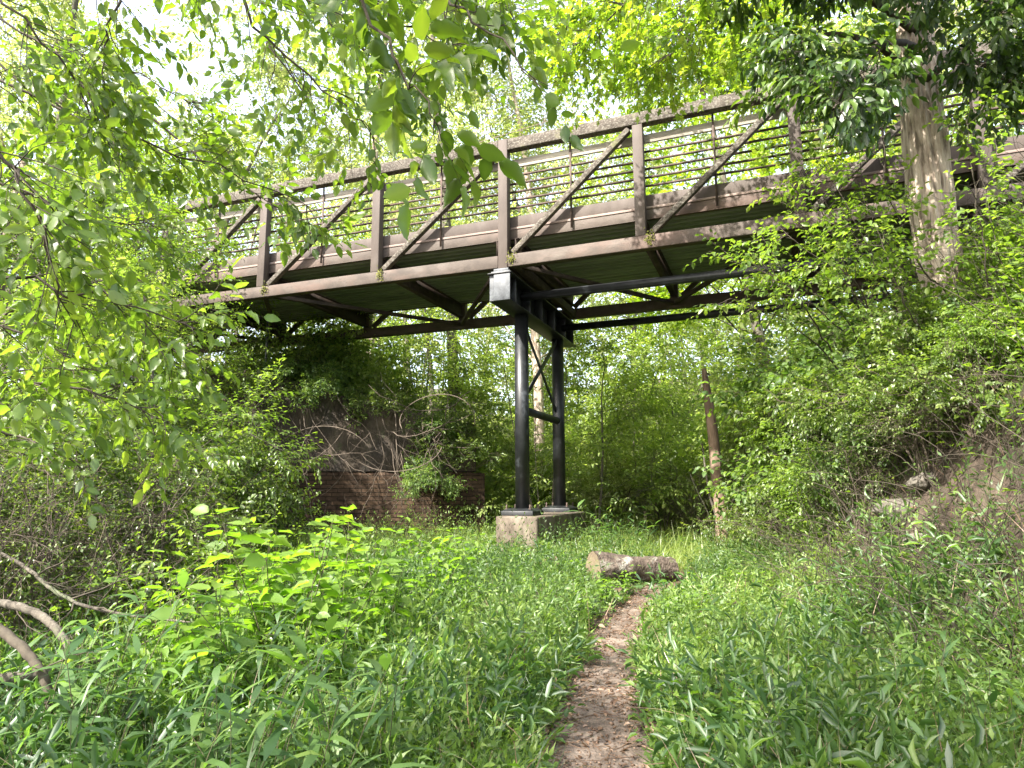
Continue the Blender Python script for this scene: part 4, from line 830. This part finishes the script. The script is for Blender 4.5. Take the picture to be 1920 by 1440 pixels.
# ------------------------------------------------------------------ undergrowth
def scatter(rng, n, ymin, ymax, xspan, clear=1.0):
    y = ymin * (ymax / ymin) ** rng.uniform(0, 1, n) if ymin > 0 else rng.uniform(ymin, ymax, n)
    x = rng.uniform(-1, 1, n) * (y * .80 + .6) + 0.
    k = np.abs(x - path_x(y)) > path_w(y) * clear * (1 + .25 * _noise(x, y, 5., 21)) + (y > 13) * -9
    return x[k], y[k]
def cover():
    rng = np.random.default_rng(201)
    # low lance-leaved weeds (stiltgrass) as leafy upright stems
    x, y = scatter(rng, 38000, 2.0, 13.5, 1)
    bank_ = sstep((x - foot(y) - .1) / 1.2); left_dark = sstep((-1.7 - x - .10 * y) / 1.0)
    dens = 1 - .85 * bank_ - .55 * left_dark * (y < 9); k = rng.uniform(0, 1, len(x)) < dens * (.55 + .45 * _noise(x, y, 2.4, 8) + .35); x, y = x[k], y[k]
    near_path = np.exp(-((np.abs(x - path_x(y)) - path_w(y)) / .25) ** 2); h = (.19 + .26 * (.5 + .5 * _noise(x, y, 1.6, 30))) * (1 - .55 * near_path) * rng.uniform(.6, 1.3, len(x))
    nl_ = sstep((-.7 - x) / .5) * sstep((4.4 - y) / .8); h *= 1 - .45 * nl_; kk = rng.uniform(0, 1, len(x)) > .5 * nl_; x, y, h = x[kk], y[kk], h[kk]
    h *= 1 + .55 * (x < path_x(y) - .5) * sstep((y - 3.5) / 2.5)
    h *= 1 - .85 * np.exp(-((x - 1.65) / 1.0) ** 4 - ((y - 8.7) / 1.1) ** 4)
    h *= np.where(y > 10, 1.25, 1.)
    st = np.stack([x, y, ground(x, y)], 1); d = np.stack([rng.normal(0, .4, len(x)), rng.normal(0, .4, len(x)), np.ones(len(x))], 1)
    mb = MB(); tone = np.clip(.5 + .7 * _noise(x, y, 1.1, 44) + .14 * rng.standard_normal(len(x)), 0, 1)
    sprays(rng, mb, mb, st, d, h, 9, T_LANCE, .068, .021, -.05, .35, .7, .10, .0012, rbase=tone, grav=.10, upn=.6)
    tag(mb.build('undergrowth', M['leaf_cover'], rnd=True), 'low lance-leaved weeds carpeting the ground on both sides of the path', 'undergrowth', kind='stuff')
    # coarser lance-leaved clumps standing above the carpet
    x, y = scatter(rng, 9000, 2.2, 11, 1, 1.3); k = (rng.uniform(0, 1, len(x)) < .9 * sstep(_noise(x, y, 1.9, 140) * 2 + .35)) & (x - foot(y) < .9) & ~((np.abs(x - 1.6) < 1.0) & (np.abs(y - 8.9) < 1.0)); x, y = x[k], y[k]
    st = np.stack([x, y, ground(x, y)], 1); d = np.stack([rng.normal(0, .45, len(x)), rng.normal(0, .45, len(x)), np.ones(len(x))], 1); mb = MB()
    sprays(rng, mb, mb, st, d, rng.uniform(.22, .5, len(x)), 8, T_LEAF, .115, .028, -.1, .45, .7, .10, .0015, rbase=np.clip(.45 + .6 * _noise(x, y, 1.4, 47) + .12 * rng.standard_normal(len(x)), 0, 1), grav=.16, upn=.6)
    tag(mb.build('tall_weeds', M['leaf_cane'], rnd=True), 'taller lance-leaved weeds in clumps beside the path', 'undergrowth', kind='stuff')
    # broad little leaves close to the soil
    mb = MB(); x, y = scatter(rng, 15000, 2.0, 12., 1, .85); k = rng.uniform(0, 1, len(x)) < (1 - .8 * sstep((x - foot(y)) / 1.2)) * (.5 + .5 * _noise(x, y, 1.7, 77)); x, y = x[k], y[k]
    st = np.stack([x, y, ground(x, y)], 1); d = np.stack([rng.normal(0, .8, len(x)), rng.normal(0, .8, len(x)), np.full(len(x), .8)], 1)
    sprays(rng, mb, None, st, d, rng.uniform(.06, .2, len(x)), 5, T_LEAF, .062, .034, 0., .1, .35, rbase=np.clip(.5 + .4 * _noise(x, y, 1.2, 54) + .15 * rng.standard_normal(len(x)), 0, 1))
    tag(mb.build('groundcover', M['leaf_cover'], rnd=True), 'broad small leaves of creeping ground plants near the path', 'ground cover', kind='stuff')
    # fine grass
    mb = MB(); x, y = scatter(rng, 30000, 2.0, 14.5, 1, 1.); k = rng.uniform(0, 1, len(x)) < (1 - .9 * sstep((x - foot(y)) / 1.)) * (.35 + .65 * _noise(x, y, 1.3, 91) + .25 + .3 * (y > 9)); x, y = x[k], y[k]
    n = len(x); L = rng.uniform(.14, .42, n) * np.where(y > 9.8, 1.2, 1.) * (1 - .9 * np.exp(-((x - 1.65) / 1.0) ** 4 - ((y - 8.7) / 1.1) ** 4)); d = np.stack([rng.normal(0, .55, n), rng.normal(0, .55, n), np.ones(n)], 1)
    az = rng.uniform(0, 6.28, n); nn = np.stack([np.cos(az), np.sin(az), rng.uniform(.2, .9, n)], 1)
    put_leaves(mb, T_BLADE, np.stack([x, y, ground(x, y) - .01], 1), d, nn, L, rng.uniform(.006, .011, n), np.clip(rng.normal(.5, .25, n), 0, 1))
    tag(mb.build('grass', M['leaf_cane'], rnd=True), 'thin arching grass blades among the weeds', 'grass', kind='stuff')
    mb = MB(); x, y = scatter(rng, 3000, 2.2, 12, 1, 1.); kk = ~((np.abs(x - 1.6) < 1.0) & (np.abs(y - 8.9) < 1.0)); x, y = x[kk], y[kk]; n = len(x); d = np.stack([rng.normal(0, .6, n), rng.normal(0, .6, n), np.ones(n)], 1); az = rng.uniform(0, 6.28, n)
    put_leaves(mb, T_BLADE, np.stack([x, y, ground(x, y)], 1), d, np.stack([np.cos(az), np.sin(az), rng.uniform(0, .6, n)], 1), rng.uniform(.2, .55, n), rng.uniform(.004, .008, n), np.clip(rng.normal(.75, .2, n), 0, 1))
    tag(mb.build('dry_stalks', M['leaf_dead'], rnd=True), 'pale dry grass stalks standing among the green weeds', 'grass', kind='stuff')
    mb = MB(); n = 9000; y = rng.uniform(10.2, 15.5, n); x = rng.uniform(-3.5, 5.5, n); L = rng.uniform(.25, .6, n); d = np.stack([rng.normal(0, .5, n), rng.normal(0, .5, n), np.ones(n)], 1); az = rng.uniform(0, 6.28, n)
    put_leaves(mb, T_BLADE, np.stack([x, y, ground(x, y) - .01], 1), d, np.stack([np.cos(az), np.sin(az), rng.uniform(.2, .9, n)], 1), L, rng.uniform(.012, .022, n), np.clip(rng.normal(.6, .25, n), 0, 1))
    tag(mb.build('clearing_grass', M['leaf_lit'], rnd=True), 'tall bright grass filling the clearing behind the log', 'grass', kind='stuff')
    # brown leaf litter on the path and the shaded slope
    mb = MB(); n = 6500; y = 2.2 * (13 / 2.2) ** rng.uniform(0, 1, n); x = np.where(rng.uniform(0, 1, n) < .22, path_x(y) + rng.normal(0, .30, n), rng.uniform(-1, 1, n) * (y * .8 + .5))
    d = np.stack([rng.normal(0, 1, n), rng.normal(0, 1, n), rng.normal(0, .15, n)], 1); nn = np.stack([rng.normal(0, .35, n), rng.normal(0, .35, n), np.ones(n)], 1)
    L = rng.uniform(.012, .06, n) * np.where(rng.uniform(0, 1, n) < .8, .7, 1.2)
    put_leaves(mb, T_LEAF, np.stack([x, y, ground(x, y) + rng.uniform(.025, .04, n)], 1), d, nn, L, L * rng.uniform(.35, .8, n), rng.uniform(0, 1, n))
    # bits of twig
    m2 = 900; y = 2.2 * (12 / 2.2) ** rng.uniform(0, 1, m2); x = path_x(y) + rng.normal(0, .5, m2); b = grow(rng, np.stack([x, y, ground(x, y) + .03], 1), np.stack([rng.normal(0, 1, m2), rng.normal(0, 1, m2), np.zeros(m2)], 1), rng.uniform(.04, .22, m2), 3, .2, 0); b[..., 2] = ground(b[..., 0], b[..., 1]) + .028
    tubes(mb, b, np.full((m2, 4), .0022), 3)
    tag(mb.build('leaf_litter', M['leaf_dead'], rnd=True), 'curled brown dead leaves and twig bits on the path and slope', 'leaf litter', kind='stuff')
    mb = MB(); n = 5000; y = 2.4 * (11 / 2.4) ** rng.uniform(0, 1, n); x = path_x(y) + rng.uniform(-1, 1, n) * path_w(y) * 1.2; s = rng.uniform(.003, .012, n) ** 1.0
    oc = np.array([(1, 0, 0), (-1, 0, 0), (0, 1, 0), (0, -1, 0), (0, 0, .7), (0, 0, -.7)], float); V = np.stack([x, y, ground(x, y) + .022], 1)[:, None] + oc[None] * s[:, None, None] * rng.uniform(.6, 1.4, (n, 6, 1))
    tt = np.array([(0, 2, 4), (2, 1, 4), (1, 3, 4), (3, 0, 4), (2, 0, 5), (1, 2, 5), (3, 1, 5), (0, 3, 5)]); mb.add(V.reshape(-1, 3), tri=(tt[None] + (np.arange(n) * 6)[:, None, None]).reshape(-1, 3), r=np.repeat(rng.uniform(0, .8, n), 6))
    tag(mb.build('gravel', M['leaf_dead'], rnd=True), 'small crumbs of stone and earth on the path', 'gravel', kind='stuff')
    # vines and ivy-like leaves over the right bank
    mb = MB(); n = 12500; y = rng.uniform(3.6, 13, n); x = foot(y) + rng.uniform(.5, 4.2, n); k = rng.uniform(0, 1, n) < .4 + .75 * _noise(x, y, 2., 13) + .7 * (x - foot(y) > 1.3) - .55 * ((x - foot(y) < 1.6) & (y < 8.5)); x, y = x[k], y[k]; n = len(x)
    st = np.stack([x, y, ground(x, y)], 1); d = np.stack([rng.normal(-.5, .7, n), rng.normal(-.4, .7, n), rng.uniform(.3, 1.2, n)], 1)
    sprays(rng, mb, mb, st, d, rng.uniform(.2, .6, n), 6, T_LEAF, .08, .058, .05, .2, .5, .2, .0016, rbase=np.clip(rng.normal(.5, .25, n), 0, 1))
    tag(mb.build('bank_vines', M['leaf_bright'], rnd=True), 'tangle of creepers and small leaves covering the right bank', 'creepers', kind='stuff')
    mb = MB(); n = 1900; y = rng.uniform(4.0, 11, n); x = foot(y) + rng.uniform(.2, 3.0, n); b = grow(rng, np.stack([x, y, ground(x, y)], 1), np.stack([rng.normal(-.3, .5, n), rng.normal(-.2, .5, n), np.ones(n)], 1), rng.uniform(.4, 1.4, n), 6, .25, .06)
    tubes(mb, b, np.linspace(1, .4, 7)[None] * rng.uniform(.002, .006, (n, 1)), 3)
    tag(mb.build('dry_tangle', M['twig']), 'dry brown stems tangled over the right bank', 'tangle', kind='stuff')
    mb = MB(); n = 1900; x = rng.uniform(-9, -1.4, n); y = rng.uniform(4.5, 13.5, n); k = (x < -1.6 - .12 * y) ; x, y = x[k], y[k]; n = len(x); b = grow(rng, np.stack([x, y, ground(x, y)], 1), np.stack([rng.normal(0, .5, n), rng.normal(0, .5, n), np.ones(n)], 1), rng.uniform(.3, 1.3, n), 6, .2, .04)
    tubes(mb, b, np.linspace(1, .4, 7)[None] * rng.uniform(.002, .005, (n, 1)), 3)
    i_, t_, p_, d_ = kids(rng, b, 5, .2, 1., .8, .5, 0.); lf = MB(); sprays(rng, lf, None, p_, d_, np.full(len(p_), .2), 6, T_SMALL, .05, .028, .1, .1, .4)
    tag(mb.build('dry_thicket', M['vine']), 'thicket of thin dry stems on the left side', 'thicket', kind='stuff')
    tag(lf.build('thicket_leaves', M['leaf_bright'], rnd=True), 'sparse tiny leaves scattered over the left thicket', 'thicket', kind='stuff')
    # layer of bushes closing the back of the clearing
    mb = MB(); n = 9000; x = rng.uniform(-2.2, 15, n); y = rng.uniform(16.5, 29, n); z = ground(x, y) + rng.uniform(0, 1, n) ** 1.4 * (1.2 + .28 * (y - 14)); k = _noise(x * 1., y + z, 1.1, 61) > -.25; x, y, z = x[k], y[k], z[k]; n = len(x)
    sprays(rng, mb, None, np.stack([x, y, z], 1), np.stack([rng.normal(0, 1, n), rng.normal(-.3, 1, n), rng.normal(.1, .3, n)], 1), np.full(n, .6), 9, T_SMALL, .12, .065, .1, .1, .4, rbase=np.clip(.5 + .4 * _noise(x, y + z, .9, 62) + .1 * rng.standard_normal(n), 0, 1))
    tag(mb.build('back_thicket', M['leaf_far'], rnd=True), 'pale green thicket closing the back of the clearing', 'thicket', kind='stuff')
cover()

# ------------------------------------------------------------------ countable plants in the foreground
def broadleaf(seed, H, nst, npair, L):
    rng = np.random.default_rng(seed); root = thing('broadleaf_plant', 'x', 'plant'); tw = MB(); lf = MB()
    az = rng.uniform(0, 6.28, nst); d = np.stack([np.cos(az) * .45, np.sin(az) * .45, np.ones(nst)], 1); d[0] = (.05, 0, 1)
    st = grow(rng, np.zeros((nst, 3)) + rng.normal(0, .02, (nst, 3)) * [1, 1, 0], d, H * rng.uniform(.6, 1.05, nst), 7, .08, .03); tubes(tw, st, np.linspace(1, .4, 8)[None] * np.full((nst, 1), .0045), 5)
    for s in range(nst):
        for j in range(npair):
            t = .25 + .75 * (j + 1) / npair; p, T = along(st, np.array([s]), np.array([min(t, .999)])); a = j * 1.57 + rng.uniform(-.3, .3) + s
            for sg in (0, math.pi):
                o = np.array([math.cos(a + sg), math.sin(a + sg), rng.uniform(-.05, .25)]); l = L * rng.uniform(.65, 1.1) * (1.15 - .45 * t)
                put_leaves(lf, T_BIG, p + o * .02, o[None], np.array([[0, 0, 1.]]) + rng.normal(0, .32, (1, 3)) + o * .5, np.array([l]), np.array([l * .58]), np.array([np.clip(rng.normal(.65, .2), 0, 1)]))
    tw.build('stems', M['stem'], root); lf.build('leaves', M['leaf_broad'], root, rnd=True); return root
def cane(seed, nst, H, L):
    rng = np.random.default_rng(seed); root = thing('cane_plant', 'x', 'plant'); tw = MB(); lf = MB()
    st = grow(rng, rng.normal(0, .07, (nst, 3)) * [1, 1, 0], np.stack([rng.normal(0, .25, nst), rng.normal(0, .25, nst), np.ones(nst)], 1), H * rng.uniform(.6, 1.1, nst), 6, .05, .05); tubes(tw, st, np.linspace(1, .5, 7)[None] * np.full((nst, 1), .003), 4)
    idx = np.repeat(np.arange(nst), 6); t = np.tile(np.linspace(.3, .999, 6), nst); p, T = along(st, idx, t); a = rng.uniform(0, 6.28, len(idx)); o = np.stack([np.cos(a), np.sin(a), rng.uniform(.3, 1.0, len(idx))], 1)
    l = L * rng.uniform(.6, 1.15, len(idx)); put_leaves(lf, T_BLADE, p, o, np.stack([-np.cos(a) * .4, -np.sin(a) * .4, np.ones(len(a))], 1) + rng.normal(0, .25, (len(a), 3)), l, l * rng.uniform(.13, .19, len(a)), np.clip(rng.normal(.45, .25, len(a)), 0, 1))
    tw.build('stems', M['stem'], root); lf.build('leaves', M['leaf_cane'], root, rnd=True); return root
bl = [broadleaf(301, 1.0, 7, 6, .19), broadleaf(302, .8, 7, 5, .165), broadleaf(303, .5, 6, 4, .12)]
cn = [cane(311, 6, .75, .26), cane(312, 5, .6, .23), cane(313, 8, .85, .28)]
def put(pr, px, Y, sc, lab, grp):
    x = (px - 960) / FPX * Y; o = pr if pr.name not in used else copy_tree(pr)
    used.add(pr.name); o.location = (x, Y, ground_at(x, Y)); o.rotation_euler = (0, 0, rr.uniform(0, 6.28)); o.scale = (sc,) * 3; o['label'] = lab; o['group'] = grp
g1 = 'bright broad-leaved plants left of the path'
for k, px, Y, sc, lab in [(0, 545, 4.9, 1.25, 'tallest bright broad-leaved plant, standing before the brick wall'), (0, 470, 5.3, 1.0, 'broad-leaved plant left behind the tallest one'), (1, 380, 4.9, 1.15, 'broad-leaved plant between the twiggy bush and the tallest plant'),
    (0, 640, 5.0, 1.0, 'broad-leaved plant right of the tallest one'), (1, 720, 5.6, 1.1, 'broad-leaved plant below the middle of the brick wall'), (1, 560, 4.2, 1.05, 'broad-leaved plant in front of the tallest one'), (0, 430, 4.3, .95, 'broad-leaved plant left in front of the tallest one'),
    (1, 800, 6.6, 1.05, 'broad-leaved plant below the right part of the brick wall'), (2, 870, 7.2, 1.1, 'small broad-leaved plant left of the footing'), (1, 650, 4.3, .85, 'low broad-leaved plant in the middle of the patch'),
    (2, 330, 4.4, 1.2, 'small broad-leaved plant at the left end of the patch'), (2, 760, 4.9, 1.0, 'small broad-leaved plant at the right end of the patch'), (2, 640, 2.75, .8, 'small broad-leaved plant close to the bottom edge'),
    (2, 770, 3.1, .75, 'small broad-leaved plant at the bottom left of the path'), (1, 600, 6.2, 1.2, 'broad-leaved plant right in front of the brick wall base'), (2, 960, 5.0, .8, 'small broad-leaved plant beside the left edge of the path'),
    (2, 905, 9.3, 1.2, 'broad-leaved plant right beside the left face of the footing'), (1, 845, 8.6, .9, 'broad-leaved plant between the wall and the footing'), (2, 985, 9.5, .9, 'small broad-leaved plant in front of the footing'), (2, 1290, 4.0, .8, 'small broad-leaved plant beside the right edge of the path'), (2, 1330, 5.2, .8, 'small broad-leaved plant among the weeds right of the path'), (2, 1380, 3.2, .7, 'small broad-leaved plant at the bottom right of the path')]:
    put(bl[k], px, Y, sc, lab, g1)
pw_ = broadleaf(304, .32, 6, 3, .085); pw_.name = 'broadleaf_weed'; pw_.children[1].data.materials[0] = M['leaf_cover']
wr = np.random.default_rng(88)
for i in range(46):
    Y = wr.uniform(2.9, 9.0); side = -1 if i % 2 else 1; x = float(path_x(Y)) + side * (float(path_w(Y)) + wr.uniform(.05, .1 + .22 * Y))
    put(pw_, 960 + FPX * x / Y, Y, wr.uniform(.6, 1.15), 'low broad-leaved weed among the narrow-leaved weeds ' + ('left' if side < 0 else 'right') + ' of the path', 'low broad-leaved weeds ' + ('left' if side < 0 else 'right') + ' of the path')
for k, px, Y, sc, lab in [(0, 700, 6.4, 1.15, 'tall broad-leaved plant below the middle of the wall, behind the patch'), (1, 620, 7.4, 1.2, 'broad-leaved plant half way between the patch and the wall'), (1, 790, 8.0, 1.15, 'broad-leaved plant near the right end of the wall base'), (0, 500, 6.3, 1.15, 'tall broad-leaved plant behind the left part of the patch')]:
    put(bl[k], px, Y, sc, lab, g1)
cl = []
cr = np.random.default_rng(71)
for i in range(26):
    px = cr.uniform(20, 720); Y = cr.uniform(2.5, 4.3); cl.append((i % 3, px, Y, cr.uniform(.65, 1.1), 'cane plant with long blade leaves in the weeds at the lower left'))
for i in range(20):
    px = cr.uniform(1330, 1900); Y = cr.uniform(3.3, 6.2); cl.append((i % 3, px, Y, cr.uniform(.45, .8), 'cane plant with long blade leaves in the weeds at the lower right'))
for i in range(9):
    px = cr.uniform(1090, 1350); Y = cr.uniform(11.0, 13.2); cl.append((i % 3, px, Y, cr.uniform(.8, 1.1), 'tall grassy cane in the clearing behind the log'))
for k, px, Y, sc, lab in cl: put(cn[k], px, Y, sc, lab, 'cane plants ' + ('at the lower left' if 'left' in lab else 'at the lower right' if 'right' in lab else 'in the clearing'))
